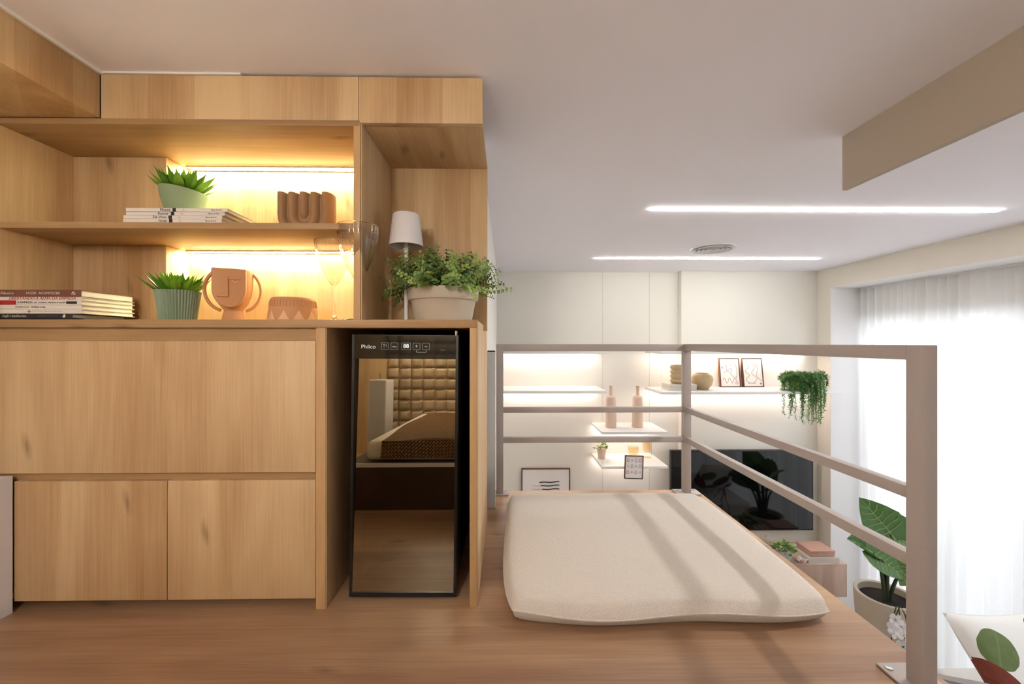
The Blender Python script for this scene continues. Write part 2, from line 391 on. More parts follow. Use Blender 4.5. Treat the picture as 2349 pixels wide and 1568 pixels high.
def part(name, b, mat, parent, bevel=0.0, smooth=False, angle=35, label=None, seg=2):
    """a piece given in room coordinates, child of a thing (or of another part)"""
    p0 = BASE[parent]
    b.v = [(x - p0.x, y - p0.y, z - p0.z) for x, y, z in b.v]
    o = bpy.data.objects.new(name, mesh_of(b, name, bevel, smooth, angle, seg)); COL.objects.link(o)
    o.data.materials.append(mat); o.parent = parent; BASE[o] = p0
    if label: o['label'] = label
    return o
def single(name, b, mat, label=None, cat=None, group=None, kind=None, bevel=0.0, smooth=False, angle=35):
    """a thing (or piece of the setting) that is one mesh"""
    xs, ys, zs = zip(*b.v); c = Vector(((min(xs) + max(xs)) / 2, (min(ys) + max(ys)) / 2, min(zs)))
    b.v = [(x - c.x, y - c.y, z - c.z) for x, y, z in b.v]
    o = bpy.data.objects.new(name, mesh_of(b, name, bevel, smooth, angle)); COL.objects.link(o)
    o.data.materials.append(mat); o.location = (c.x, c.y, c.z + EYE); BASE[o] = c
    if label: o['label'] = label
    if cat: o['category'] = cat
    if group: o['group'] = group
    if kind: o['kind'] = kind
    return o
def inst(name, me, parent, loc, rot=(0, 0, 0), sc=1.0):
    """another piece sharing mesh data; loc in room coordinates"""
    o = bpy.data.objects.new(name, me); COL.objects.link(o); o.parent = parent
    o.location = Vector(loc) - BASE[parent]; o.rotation_euler = rot
    o.scale = (sc, sc, sc) if isinstance(sc, (int, float)) else sc
    return o
def text(body, size, loc, mat, parent, name='lettering', align='LEFT', rot=(R(90), 0, 0), sx=1.0, shear=0.0, flip=False, fit=None):
    c = bpy.data.curves.new('t', 'FONT'); c.body = body; c.size = size; c.align_x = align; c.align_y = 'CENTER'; c.extrude = 0.00015; c.shear = shear
    c.resolution_u = 3
    t = bpy.data.objects.new('t', c); COL.objects.link(t); bpy.context.view_layer.update()
    me = bpy.data.meshes.new_from_object(t); bpy.data.objects.remove(t); bpy.data.curves.remove(c)
    o = bpy.data.objects.new(name, me); COL.objects.link(o); me.materials.append(mat); o.parent = parent
    if fit:
        xs_ = [v.co.x for v in me.vertices]; sx = fit / (max(xs_) - min(xs_))
    o.location = Vector(loc) - BASE[parent]; o.rotation_euler = rot; o.scale = (sx, 1, 1)
    if flip: o.rotation_euler = (R(90), R(180), 0)
    return o

CEIL = 0.612; PLAT = -0.605; FL = -EYE
YF = 0.94                # front plane of the joinery
YB = 1.185               # back of the open shelves

# ------------------------------------------------------------------ the setting
S = 'structure'
single('floor', B().box(-1.3, 3.2, -0.9, 3.7, FL - 0.1, FL), FLOORL, kind=S)
single('ceiling', B().box(-1.3, 3.2, -0.9, 3.7, CEIL, CEIL + 0.1), CEILM, kind=S)
single('floor_loft', B().box(-1.168, 0.789, -0.80, 1.685, PLAT - 0.16, PLAT), OAK_FLOOR, kind=S, bevel=0.002)
wr = single('wall_rear', B().box(-1.3, 3.2, -0.90, -0.80, FL, CEIL), WHITEWALL, kind=S)
single('wall_side_loft', B().box(-1.3, -1.168, -0.80, 1.45, FL, CEIL), WHITEWALL, kind=S)
single('wall_left', B().box(-1.3, -0.075, 1.45, 3.7, FL, CEIL).box(-1.168, -0.075, 1.21, 1.45, 0.06, CEIL).box(-1.168, -0.075, 1.43, 1.45, FL, 0.06), WHITEWALL, kind=S)
wf = single('wall_far', B().box(-0.075, 3.2, 3.512, 3.7, FL, CEIL), WALLCREAM, kind=S)
single('wall_far_panel', B().box(1.486, 2.651, 3.444, 3.511, FL, CEIL), WALLCREAM, kind=S, bevel=0.001)
single('wall_right', B().box(2.651, 3.15, 3.305, 3.512, FL, CEIL).box(2.651, 3.15, -0.80, 3.305, 0.4536, CEIL)
       .box(3.03, 3.15, -0.80, 3.305, 0.25, 0.4536).box(2.651, 3.15, -0.80, 0.25, FL, 0.4536), BEIGEWALL, kind=S)
# thin joints in the far wall panelling
for k, x in enumerate((0.833, 1.237)):
    single('trim_%d' % (k + 1), B().box(x - 0.0015, x + 0.0015, 3.5105, 3.512, FL, CEIL), plain('panel_joint', (204, 198, 186), 0.7), kind=S)
# window: frame and panes behind the curtain
w1 = thing('window_1', None, None, (3.05, 1.78, FL), kind=S)
ys = [0.25, 1.27, 2.29, 3.305]
fb = B().box(3.05, 3.11, 0.25, 3.305, 0.20, 0.25).box(3.05, 3.11, 0.25, 3.305, FL, FL + 0.06)
for y in ys: fb.box(3.05, 3.11, max(0.25, y - 0.03), min(3.305, y + 0.03), FL, 0.25)
part('window_frame', fb, WHITE_SAT, w1)
for a, c in zip(ys[:-1], ys[1:]):
    part('pane', B().box(3.078, 3.084, a + 0.03, c - 0.03, FL + 0.06, 0.20), PANE, w1)
# thin white sheets on the recess faces; the daylight there is put into their colour
single('trim_6', B().box(2.652, 3.03, 0.25, 3.303, 0.4515, 0.4536).box(2.652, 3.03, 3.303, 3.305, FL, 0.4515), plain('recess_daylit_white', (238, 237, 238), 0.7, var=0.01), kind=S)
# oak soffit boxed along the ceiling over the bed, oak panel on the rear wall
single('trim_3', B().box(-1.168, -0.9155, -0.80, YF - 0.001, 0.5085, CEIL - 0.006), OAK_Z, kind=S, bevel=0.001)
single('trim_4', B().box(-1.168, -0.9095, -0.80, YF - 0.001, CEIL - 0.006, CEIL).box(-0.9095, -0.60, YF - 0.004, YF + 0.01, CEIL - 0.004, CEIL), WHITEWALL, kind=S)
single('trim_5', B().box(0.998, 1.013, -0.80, 1.20, 0.453, CEIL), SHADEDPANEL, kind=S)
pl = B().box(-1.168, -0.80, -0.80, -0.775, PLAT, CEIL)
part('panel', pl, OAK_Z, wr)
# pillow-faced wall tiles behind the bed
def tile_mesh():
    b = B()
    def f(u, v):
        a, c = 2 * u - 1, 2 * v - 1
        h = 0.016 * (1 - abs(a) ** 6) * (1 - abs(c) ** 6) + 0.004 * (1 - a * a)
        return (a * 0.0395, h + 0.001, c * 0.035)
    b.grid(f, 7, 7); return mesh_of(b, 'tile', smooth=True, angle=60)
TILE = tile_mesh(); TILE.materials.append(plain('taupe_leather_tile', (186, 164, 132), 0.55, var=0.1, rand=0.25))
for i in range(19):
    for j in range(15):
        inst('tile', TILE, wr, (-0.755 + 0.08 * i, -0.80 + random.uniform(0, 0.006), PLAT + 0.10 + 0.071 * j), (R(random.uniform(-3, 3)), 0, R(random.uniform(-3, 3))))

# ------------------------------------------------------------------ ceiling lights, vent, assumed spotlight
def led_line(x0, x1, y, label):
    t = thing('ceiling_light_strip', label, 'light', ((x0 + x1) / 2, y, CEIL))
    part('diffuser', B().box(x0, x1, y - 0.009, y + 0.009, CEIL - 0.006, CEIL - 0.0005), LED_CEIL, t, bevel=0.002)
    part('base_plate', B().box(x0 - 0.003, x1 + 0.003, y - 0.010, y + 0.010, CEIL - 0.0005, CEIL), CEILM, t)
led_line(0.658, 2.272, 1.856, 'long glowing light line in the ceiling between drop panel and round vent')
led_line(0.642, 2.266, 2.93, 'glowing light line in the ceiling close to the far wall beyond the vent')
vt = thing('ceiling_vent', 'round white air vent with ring louvres in the ceiling', 'vent', (1.335, 2.62, CEIL))
part('flange', B().lathe(1.335, 2.62, [(0.112, CEIL - 0.004), (0.135, CEIL - 0.006), (0.137, CEIL), (0.105, CEIL)], 40, cap0=False, cap1=False), WHITE_SAT, vt, smooth=True)
part('duct', B().lathe(1.335, 2.62, [(0.11, CEIL - 0.001), (0.0, CEIL - 0.001)], 40, cap0=False, cap1=False), GREYINK, vt)
for r in (0.03, 0.055, 0.08, 0.102):
    part('louvre_ring', B().lathe(1.335, 2.62, [(r, CEIL - 0.002), (r + 0.012, CEIL - 0.014), (r + 0.014, CEIL - 0.012), (r + 0.003, CEIL - 0.001)], 36, cap0=False, cap1=False), WHITE_SAT, vt, smooth=True)
dl = thing('assumed_downlight', 'small assumed ceiling spotlight above the living room, out of view', 'light', (1.68, 1.05, CEIL))  # assumed lamp, out of view; casts the railing's shadow stripes on the cushion
part('ring', B().lathe(1.68, 1.05, [(0.03, CEIL - 0.001), (0.045, CEIL - 0.004), (0.047, CEIL)], 28, cap0=False, cap1=False), WHITE_SAT, dl, smooth=True)
part('lens', B().lathe(1.68, 1.05, [(0.031, CEIL - 0.001), (0.0, CEIL - 0.0015)], 24, cap0=False, cap1=False), emit('assumed_spot_lens', (1, 0.95, 0.85, 1), 6), dl)
sp = bpy.data.lights.new('assumed_downlight_lamp', 'SPOT'); sp.energy = 27; sp.color = (1.0, 0.96, 0.92); sp.spot_size = R(110); sp.spot_blend = 0.5; sp.shadow_soft_size = 0.035
so = bpy.data.objects.new('assumed_downlight_lamp', sp); COL.objects.link(so); so.location = (1.68, 1.05, CEIL - 0.02 + EYE); so.rotation_euler = (0, R(38), 0)

# added globe lamp on the rear wall, out of view, to brighten the loft
gl = thing('added_lamp', 'added white globe lamp on the rear wall, brightening the loft from out of view', 'lamp', (-0.42, -0.74, 0.36))
part('bracket', B().tube([(-0.42, -0.7855, 0.30), (-0.42, -0.66, 0.30), (-0.42, -0.62, 0.34)], 0.01, 10).lathe(-0.42, -0.79, [(0.04, 0.26), (0.04, 0.34)], 20), WHITE_SAT, gl, smooth=True)
part('globe', B().lathe(-0.42, -0.58, [(0.004, 0.30)] + [(0.085 * math.sin(PI * k / 14), 0.385 - 0.085 * math.cos(PI * k / 14)) for k in range(1, 14)] + [(0.004, 0.47)], 24), ADDEDGLOW, gl, smooth=True)

# ------------------------------------------------------------------ upper shelf joinery
su = thing('wall_shelf_unit', 'built-in oak shelf unit with lit open shelves above the counter', 'shelf unit', (-0.6, 1.06, 0.054))
part('fascia', B().box(-0.9148, -0.3361, YF, YF + 0.018, 0.508, 0.6075), OAK_Z, su, bevel=0.0008)
part('fascia', B().box(-0.3351, -0.053, YF, YF + 0.018, 0.503, 0.6075), OAK_Z, su, bevel=0.0008)
part('top_board', B().box(-1.1666, -0.3331, YF - 0.0005, YB, 0.495, 0.508), EDGE_X, su, bevel=0.0006)
part('side_panel', B().box(-1.1647, -1.1474, YF, YB, 0.054, 0.495), OAK_Z, su)
part('column_box', B().box(-1.1474, -0.9041, 1.105, YB, 0.0545, 0.2595), OAK_Z, su, bevel=0.0008)
part('column_box', B().box(-1.1474, -0.9041, 1.105, YB, 0.2745, 0.4945), OAK_Z, su, bevel=0.0008)
part('back_panel', B().box(-1.1647, -0.3331, YB, YB + 0.018, 0.054, 0.5), OAK_Z, su)
part('shelf_board', B().box(-1.1474, -0.3470, YF, YB, 0.260, 0.274), EDGE_X, su, bevel=0.0006)
part('divider_panel', B().box(-0.3470, -0.3322, YF, YB, 0.054, 0.503), EDGE_Z, su, bevel=0.0006)
part('niche_side_panel', B().box(-0.3317, -0.3292, YF + 0.004, YB, 0.054, 0.503), OAK_Z, su)
part('niche_top_panel', B().box(-0.3292, -0.053, YF + 0.018, YB, 0.503, 0.516), OAK_Y, su, bevel=0.0006)
part('niche_back_panel', B().box(-0.3331, -0.0535, YB, YB + 0.018, 0.036, 0.516), OAK_Z, su, bevel=0.0006)
def led_profile(z, x0, x1, label):
    t = thing('led_strip', label, 'light', ((x0 + x1) / 2, YB - 0.01, z - 0.016))
    part('diffuser', B().box(x0, x1, YB - 0.027, YB - 0.008, z - 0.0030, z - 0.0010), LED_WARM, t)
    part('channel', B().box(x0, x1, YB - 0.030, YB - 0.027, z - 0.0040, z - 0.0003).box(x0, x1, YB - 0.008, YB - 0.005, z - 0.0040, z - 0.0003), STEEL, t)
led_profile(0.495, -0.8915, -0.3500, 'warm light strip under the top board of the oak shelves')
led_profile(0.260, -0.8915, -0.3500, 'warm light strip under the middle shelf above the counter')

# ------------------------------------------------------------------ counter, base cabinet, cooler housing
CT = 0.054
ct = thing('countertop', 'long oak countertop turning down into the upright housing of the wine cooler', 'countertop', (-0.6, 1.17, PLAT))
part('top_board', B().box(-1.1666, -0.066, YF, 1.425, 0.0355, CT), EDGE_X, ct, bevel=0.0006)
part('upright_panel', B().box(-0.4324, -0.4107, YF, 1.42, PLAT, 0.0353), EDGE_Z, ct, bevel=0.0006)
part('upright_panel', B().box(-0.0825, -0.066, YF, 1.42, PLAT, 0.0353), EDGE_Z, ct, bevel=0.0006)
part('inner_face', B().box(-0.4105, -0.4090, YF + 0.002, 1.40, PLAT + 0.0005, 0.035), OAK_Z, ct)
part('outer_face', B().box(-0.0658, -0.0645, YF + 0.003, 1.42, PLAT + 0.0005, 0.052), OAK_Z, ct)
part('rear_board', B().box(-0.4089, -0.0827, 1.40, 1.418, PLAT + 0.0005, 0.035), DARKIN, ct)
bc = thing('base_cabinet', 'oak base cabinet with a wide flap front and two plain doors below', 'cabinet', (-0.8, 1.18, PLAT))
part('carcass', B().box(-1.1647, -0.4338, YF + 0.024, 1.42, PLAT + 0.03, 0.035), OAK_X, bc)
part('plinth', B().box(-1.1647, -0.4338, YF + 0.06, YF + 0.078, PLAT, PLAT + 0.03), OAK_X, bc)
part('grip_rail', B().box(-1.1647, -0.4338, YF + 0.012, YF + 0.0238, 0.006, 0.035), EDGE_X, bc)
part('grip_rail', B().box(-1.1647, -0.4338, YF + 0.012, YF + 0.0238, -0.312, -0.292), EDGE_X, bc)
part('flap_front', B().box(-1.1647, -0.4334, YF, YF + 0.018, -0.2935, 0.0055), OAK_Z, bc, bevel=0.0008)
part('cabinet_door', B().box(-1.1070, -0.7675, YF, YF + 0.018, -0.581, -0.311), OAK_Z, bc, bevel=0.0008)
part('cabinet_door', B().box(-0.7656, -0.4334, YF, YF + 0.018, -0.581, -0.311), OAK_Z, bc, bevel=0.0008)
# low white cabinet beside the oak doors
lw = thing('low_white_cabinet', 'low white painted cabinet standing against the oak cabinet doors', 'cabinet', (-1.16, 0.65, PLAT))
part('body', B().box(-1.1657, -1.1205, 0.36, 0.9375, PLAT, -0.2975), WHITE_SAT, lw, bevel=0.001)
part('side_frame', B().box(-1.1205, -1.1075, 0.36, 0.375, PLAT, -0.2975).box(-1.1205, -1.1075, 0.905, 0.9375, PLAT, -0.2975).box(-1.1205, -1.1075, 0.375, 0.905, -0.325, -0.2975).box(-1.1205, -1.1075, 0.375, 0.905, PLAT, PLAT + 0.03), WHITE_SAT, lw)

# ------------------------------------------------------------------ wine cooler
CX, CYF = -0.243, 0.969
wc = thing('wine_cooler', 'tall narrow black wine cooler with mirrored glass door inside the oak housing', 'wine cooler', (CX, CYF, PLAT))
hw = 0.1255; z0 = PLAT + 0.012; zt = 0.020
bd = B().box(CX - hw + 0.004, CX - hw + 0.018, CYF + 0.036, 1.385, z0, zt).box(CX + hw - 0.018, CX + hw - 0.004, CYF + 0.036, 1.385, z0, zt)
bd.box(CX - hw + 0.018, CX + hw - 0.018, CYF + 0.036, 1.385, zt - 0.02, zt).box(CX - hw + 0.018, CX + hw - 0.018, CYF + 0.036, 1.385, z0, z0 + 0.02).box(CX - hw + 0.018, CX + hw - 0.018, 1.365, 1.385, z0 + 0.02, zt - 0.02)
part('cabinet_body', bd, BLACKM, wc)
for sx in (-1, 1):
    for y in (1.02, 1.35):
        part('foot', B().lathe(CX + sx * 0.095, y, [(0.014, PLAT + 0.0003), (0.016, PLAT + 0.012)], 16), BLACKM, wc)
dz0 = PLAT + 0.008
door = part('door', B().box(CX - hw, CX - hw + 0.006, CYF, CYF + 0.034, dz0, zt).box(CX + hw - 0.006, CX + hw, CYF, CYF + 0.034, dz0, zt)
            .box(CX - hw + 0.006, CX + hw - 0.006, CYF, CYF + 0.034, dz0, dz0 + 0.010).box(CX - hw + 0.006, CX + hw - 0.006, CYF + 0.008, CYF + 0.034, zt - 0.004, zt), BLACKM, wc)
zg = zt - 0.057
gb = B().box(CX - hw + 0.006, CX + hw - 0.006, CYF + 0.002, CYF + 0.006, dz0 + 0.010, zg)
tl_ = 0.0140 / (zg - dz0 - 0.01)           # the pane leans slightly in its frame
gb.v = [(x, y + tl_ * (z - dz0 - 0.01), z) for x, y, z in gb.v]
part('glass', gb, MIRROR, door, label='smoked mirror glass')
cp = part('control_panel', B().box(CX - hw + 0.006, CX + hw - 0.006, CYF + 0.002, CYF + 0.010, zg, zt - 0.001), BLACKGL, wc)
BASE[cp] = BASE[wc]
DISP = emit('display_print', (0.78, 0.75, 0.68, 1), 0.5)
yl = CYF + 0.0016
text('Philco', 0.0128, (CX - 0.105, yl, zg + 0.028), DISP, cp, sx=1.12)
for i, (ix, wd) in enumerate(((-0.0485, 0.0085), (-0.026, 0.0085), (0.0015, 0.0105), (0.026, 0.0085), (0.0485, 0.0085))):
    x = CX + ix; zc = zg + 0.030; h = 0.0082; t = 0.0006
    part('icon_frame', B().box(x - wd, x + wd, yl, yl + 0.0003, zc + h - t, zc + h).box(x - wd, x + wd, yl, yl + 0.0003, zc - h, zc - h + t)
         .box(x - wd, x - wd + t, yl, yl + 0.0003, zc - h, zc + h).box(x + wd - t, x + wd, yl, yl + 0.0003, zc - h, zc + h), emit('icon_print', (0.7, 0.68, 0.6, 1), 0.28), cp)
    if i == 2: text('88', 0.0135, (x, yl, zc), emit('digit_glow', (1, 0.95, 0.85, 1), 0.9), cp, 'digits', 'CENTER')
    elif i == 3: text('+', 0.012, (x, yl, zc), DISP, cp, 'icon', 'CENTER')
    elif i == 4: text('–', 0.012, (x, yl, zc), DISP, cp, 'icon', 'CENTER')
    elif i == 0:
        part('icon', B().tube([(x - 0.005, yl, zc + 0.003), (x - 0.001, yl, zc + 0.004), (x + 0.001, yl, zc + 0.002)], 0.0006, 5).tube([(x - 0.002, yl, zc + 0.003), (x - 0.002, yl, zc - 0.004)], 0.0005, 5).tube([(x + 0.004, yl, zc + 0.004), (x + 0.004, yl, zc - 0.002)], 0.0006, 5), emit('icon_print', (0.7, 0.68, 0.6, 1), 0.28), cp)
    else: text('°F/°C', 0.005, (x, yl, zc - 0.002), DISP, cp, 'icon', 'CENTER')
part('bracket_line', B().box(CX + 0.026, CX + 0.0265, yl, yl + 0.0003, zg + 0.0165, zg + 0.0215).box(CX + 0.026, CX + 0.049, yl, yl + 0.0003, zg + 0.016, zg + 0.0165).box(CX + 0.0485, CX + 0.049, yl, yl + 0.0003, zg + 0.0165, zg + 0.0215), DISP, cp)
text('Touch', 0.0045, (CX + 0.088, yl, zg + 0.022), GREYINK, cp, align='CENTER')
for k in range(5):
    z = dz0 + 0.10 + 0.088 * k
    sh = B().tube([(CX - 0.09 + 0.18 * i / 30, CYF + 0.030, z + 0.006 * math.sin(i / 30 * 4 * PI)) for i in range(31)], 0.0016, 6)
    for i in range(7):
        x = CX - 0.085 + 0.17 * i / 6; sh.tube([(x, CYF + 0.032, z), (x, 1.36, z)], 0.001, 4)
    part('wire_rack', sh, STEEL, wc, smooth=True)
part('hinge_pin', B().lathe(CX + 0.118, CYF + 0.018, [(0.003, zt), (0.003, zt + 0.004), (0.0045, zt + 0.004), (0.0045, zt + 0.011)], 12), STEEL, wc, smooth=True)
wc.rotation_euler = (R(-0.5), R(0.5), 0)

# ------------------------------------------------------------------ bed behind the camera (seen in the cooler door)
bd_ = thing('bed', 'low bed on an oak base under a brown woven blanket', 'bed', (0.05, -0.2, PLAT))
part('bed_base', B().box(-0.62, 0.62, -0.775, 0.34, PLAT, -0.425), FRAMEDK, bd_)
part('edge_strip', B().box(-0.62, 0.62, 0.34, 0.347, -0.44, -0.425), WHITE_SAT, bd_)
part('mattress', B().box(-0.56, 0.60, -0.76, 0.31, -0.425, -0.345), SHEET, bd_, bevel=0.025, seg=4)
def blk(u, v):
    # cross-bed strip: falls over the front edge
    x = -0.50 + 1.06 * u + 0.008 * math.sin(v * 9)
    s = v * 1.14
    if s < 1.02: y, z = -0.70 + s, -0.338
    else: y, z = 0.322, -0.338 - (s - 1.02) * 0.62
    z += 0.005 * math.sin(u * 17 + v * 5) * (1 if s < 1.02 else 0.4)
    return (x, y + (0.006 * math.sin(u * 23) if s >= 1.02 else 0), z)
part('blanket', B().grid(blk, 40, 60), WEAVE, bd_, smooth=True, angle=80)
ap = thing('air_purifier', 'white box-shaped air purifier with grey side standing between bed and wall', 'air purifier', (-0.72, -0.45, PLAT))
part('housing', B().box(-0.775, -0.675, -0.52, -0.36, PLAT, -0.115), WHITE_SAT, ap, bevel=0.006)
part('side_cover', B().box(-0.770, -0.680, -0.3598, -0.356, PLAT + 0.01, -0.12), GREYP, ap, bevel=0.001)
part('button', B().lathe(-0.725, -0.44, [(0.016, -0.1152), (0.016, -0.111)], 20), GREYP, ap)

# ------------------------------------------------------------------ railing
def post(b, x0, y0, z0_, z1_, s=0.0285): b.box(x0, x0 + s, y0, y0 + s, z0_, z1_)
XR = 0.7175; YR = 1.636; YN = 0.696
rl = thing('guard_railing', 'taupe painted square-tube guard railing along the loft edge', 'railing', (0.4, 1.5, PLAT))
def bar(name, b): return part(name, b, RAILM, rl, bevel=0.0015)
bar('post', B().box(-0.038, -0.0095, YR, YR + 0.0285, PLAT + 0.004, -0.0035))
bar('post', B().box(XR, XR + 0.0285, YR, YR + 0.0285, PLAT + 0.004, -0.0035))
bar('post', B().box(XR, XR + 0.0285, YN, YN + 0.0285, PLAT + 0.004, -0.0030))
bar('top_rail', B().box(-0.0095, XR, YR, YR + 0.0285, -0.0315, -0.0035))
bar('top_rail', B().box(XR, XR + 0.0285, YN + 0.0285, YR, -0.0295, -0.0030))
for za, zb in ((-0.2785, -0.257), (-0.399, -0.377)):
    bar('cross_rail', B().box(-0.0095, XR, YR + 0.004, YR + 0.0245, za, zb))
    bar('cross_rail', B().box(XR + 0.004, XR + 0.0245, YN + 0.0285, YR, za, zb))
bar('weld_fillet', B().prism([(0, 0), (0.006, 0), (0, -0.006)], 0, 0.02).xf(Matrix.Translation((XR + 0.004, YN + 0.0285, -0.0295)) @ Matrix.Rotation(R(90), 4, 'Z') @ Matrix.Translation((0, -0.02, 0))))
for (px, py, w_, e_) in ((-0.064, YR - 0.012, 0.075, 0.058), (XR - 0.034, YR - 0.017, 0.098, 0.062), (XR - 0.021, YN - 0.020, 0.075, 0.085)):
    pm = bar('foot_plate', B().box(px, px + w_, py, py + e_, PLAT + 0.0002, PLAT + 0.0045))
    for dx, dy in ((0.012, 0.014), (w_ - 0.012, 0.014)):
        part('bolt', B().lathe(px + dx, py + e_ - dy, [(0.0065, PLAT + 0.0045), (0.006, PLAT + 0.0065), (0.002, PLAT + 0.0072)], 14), STEEL, pm, smooth=True)
sq = thing('ladder_post', 'short grey square tube post with open black end beside the cabinet side', 'post', (-0.0525, 1.51, PLAT))
part('tube', B().box(-0.068, -0.038, 1.497, 1.527, PLAT + 0.0005, -0.0315), GREYP, sq, bevel=0.001)
part('end_cap', B().box(-0.067, -0.039, 1.498, 1.526, -0.0315, -0.0265), BLACKM, sq, bevel=0.001)

# ------------------------------------------------------------------ floor cushion
def cush(top):
    def f(u, v):
        a, c = 2 * u - 1, 2 * v - 1
        # rounded-rectangle plan with soft corners
        k = 1 - 0.05 * (a * a * c * c) ** 2
        x = 0.360 + 0.363 * a * k + 0.003 * math.sin(c * 3); y = 1.192 + 0.330 * c * k + 0.004 * math.sin(a * 6 + 1)
        e = (1 - abs(a) ** 22) * (1 - abs(c) ** 22)
        e = max(e, 0) ** 0.36
        if top: z = PLAT + 0.026 + 0.030 * e + 0.004 * (1 - a * a) * (1 - c * c) + 0.0015 * math.sin(a * 5 + 1) * math.sin(c * 4)
        else: z = PLAT + 0.026 - 0.0255 * e
        z += 0.004 * (1 - e) * math.sin(a * 4.5)
        return (x, y, z)
    return f
cu = thing('floor_cushion', 'large cream boucle floor cushion on the loft beside the railing', 'cushion', (0.356, 1.19, PLAT))
part('cover', B().grid(cush(True), 72, 72).grid(cush(False), 72, 72), BOUCLE, cu, smooth=True, angle=90)
pts = []
for k in range(161):
    t = k / 160 * 4; sd = int(t) % 4; f_ = t - int(t)
    u, v = [(f_, 0), (1, f_), (1 - f_, 1), (0, 1 - f_)][sd]
    p = cush(True)(u, v); pts.append((p[0], p[1], p[2]))
part('seam', B().tube(pts, 0.0018, 6, cap=False), BOUCLE, cu, smooth=True)

# ------------------------------------------------------------------ books
def book(x0, x1, y0, y1, z0_, z1_, cover, label, grp, t=0.0012, jut=0.003):
    """closed book lying flat, spine to the front"""
    o = thing('book', label, 'book', ((x0 + x1) / 2, (y0 + y1) / 2, z0_), grp)
    part('cover', B().box(x0, x1, y0 + t, y1, z0_ + 0.0002, z0_ + t).box(x0, x1, y0 + t, y1, z1_ - t, z1_ - 0.0002).box(x0, x1, y0, y0 + t, z0_ + 0.0002, z1_ - 0.0002), cover, o)
    part('pages', B().box(x0 + jut, x1 - jut, y0 + t, y1 - jut, z0_ + t, z1_ - t), PAGES, o)
    return o
g1 = 'books lying in a pile on the counter'
yb = 0.945; xl = -1.1475
def bX(p): return -1.1444 + 0.000972 * p          # position along the spines
zs = [CT, 0.0568, 0.0673, 0.0777, 0.0871, 0.0976, 0.1054, 0.1213]
xr = bX(187)
def spine(bk, body, p0, p1, size, z, m, y, **kw): text(body, size, (bX(p0), y - 0.0003, z), m, bk, fit=0.000972 * (p1 - p0), **kw)
b7 = book(xl, bX(190), yb + 0.002, 1.080, zs[0], zs[1], BOOKBK, 'thin dark book at the very bottom of the counter pile', g1, t=0.0008, jut=0.001)
b6 = book(xl, bX(165), yb, 1.078, zs[1], zs[2], BOOKBK, 'black book with white print in the counter pile', g1)
zc = (zs[1] + zs[2]) / 2
spine(b6, 'bisgili e katzhboriam', 6, 60, 0.0075, zc, PALEINK, yb)
spine(b6, 'manual para o novo tempo', 86, 131, 0.0036, zc, GREYINK, yb)
part('emblem', B().prism([(bX(143), zc - 0.0035), (bX(150), zc - 0.0035), (bX(150), zc + 0.0035), (bX(146), zc + 0.0035)], yb - 0.0004, yb + 0.0001), PALEINK, b6)
b5 = book(xl, xr, yb + 0.001, 1.079, zs[2], zs[3], BOOKW, 'white paperback with a small red cross on its spine', g1)
zc = (zs[2] + zs[3]) / 2
part('red_cross', B().box(bX(61), bX(70.5), yb + 0.0004, yb + 0.0011, zc - 0.0006, zc + 0.0006).box(bX(65), bX(66.3), yb + 0.0004, yb + 0.0011, zc - 0.004, zc + 0.004), REDINK, b5)
spine(b5, 'REVOLUCIONAR O MUNDO', 73, 142, 0.0055, zc, PALEINK, yb + 0.001)
b4 = book(xl, xr - 0.001, yb + 0.001, 1.078, zs[3], zs[4], BOOKW, 'white paperback with fine dark print above the red cross book', g1)
zc = (zs[3] + zs[4]) / 2
spine(b4, 'Da Missão ao Pago', 71, 103, 0.0045, zc, DARKINK, yb + 0.001)
spine(b4, 'Humanidade em Luta', 34, 65, 0.0040, zc, GREYINK, yb + 0.001)
b3 = book(xl, xr, yb, 1.078, zs[4], zs[5], BOOKW, 'white paperback with a red band and black tag on its spine', g1)
zc = (zs[4] + zs[5]) / 2
part('red_band', B().box(xl, bX(37), yb - 0.0004, yb + 0.0001, zs[4] + 0.0004, zs[5] - 0.0004), REDBAND, b3)
spine(b3, 'A EMPRESA', 40, 75.5, 0.0066, zc, DARKINK, yb)
spine(b3, 'DE CORPO, MENTE & ALMA', 78, 150, 0.0052, zc - 0.0003, DARKINK, yb)
part('tag', B().box(bX(152), bX(176.5), yb - 0.0004, yb + 0.0001, zc - 0.0028, zc + 0.0028), BOOKBK, b3)
b2 = book(xl, xr - 0.0005, yb + 0.001, 1.079, zs[5], zs[6], BOOKW, 'white paperback with bold red capitals under the brown book', g1)
spine(b2, 'LIBERTANDO A ALMA DA EMPRESA', 19, 172, 0.0088, (zs[5] + zs[6]) / 2, REDINK, yb + 0.001, shear=0.25)
b1 = book(xl, xr, yb - 0.001, 1.078, zs[6], zs[7], BOOKBR, 'brown hardback on top of the counter pile', g1)
zc = (zs[6] + zs[7]) / 2
spine(b1, 'FAZER  ACONTECER', 61, 138, 0.0078, zc, PALEINK, yb - 0.001)
spine(b1, 'Ribeiro', 2, 32, 0.0085, zc, PALEINK, yb - 0.001, shear=0.2)
part('emblem', B().prism([(bX(165), zc - 0.0035), (bX(174), zc + 0.0035), (bX(167), zc + 0.0035)], yb - 0.0016, yb - 0.0009).prism([(bX(168), zc - 0.0035), (bX(174), zc - 0.0035), (bX(174), zc + 0.001)], yb - 0.0016, yb - 0.0009), PALEINK, b1)
g2 = 'white art books on the middle shelf'
h = 0.0084; SH = 0.274
rows = [('Goya', -0.867, -0.646, -0.001), ('Da Vinci', -0.867, -0.646, 0.0), ('Renoir', -0.862, -0.6405, 0.001), ('Monet', -0.8615, -0.634, 0.0)]
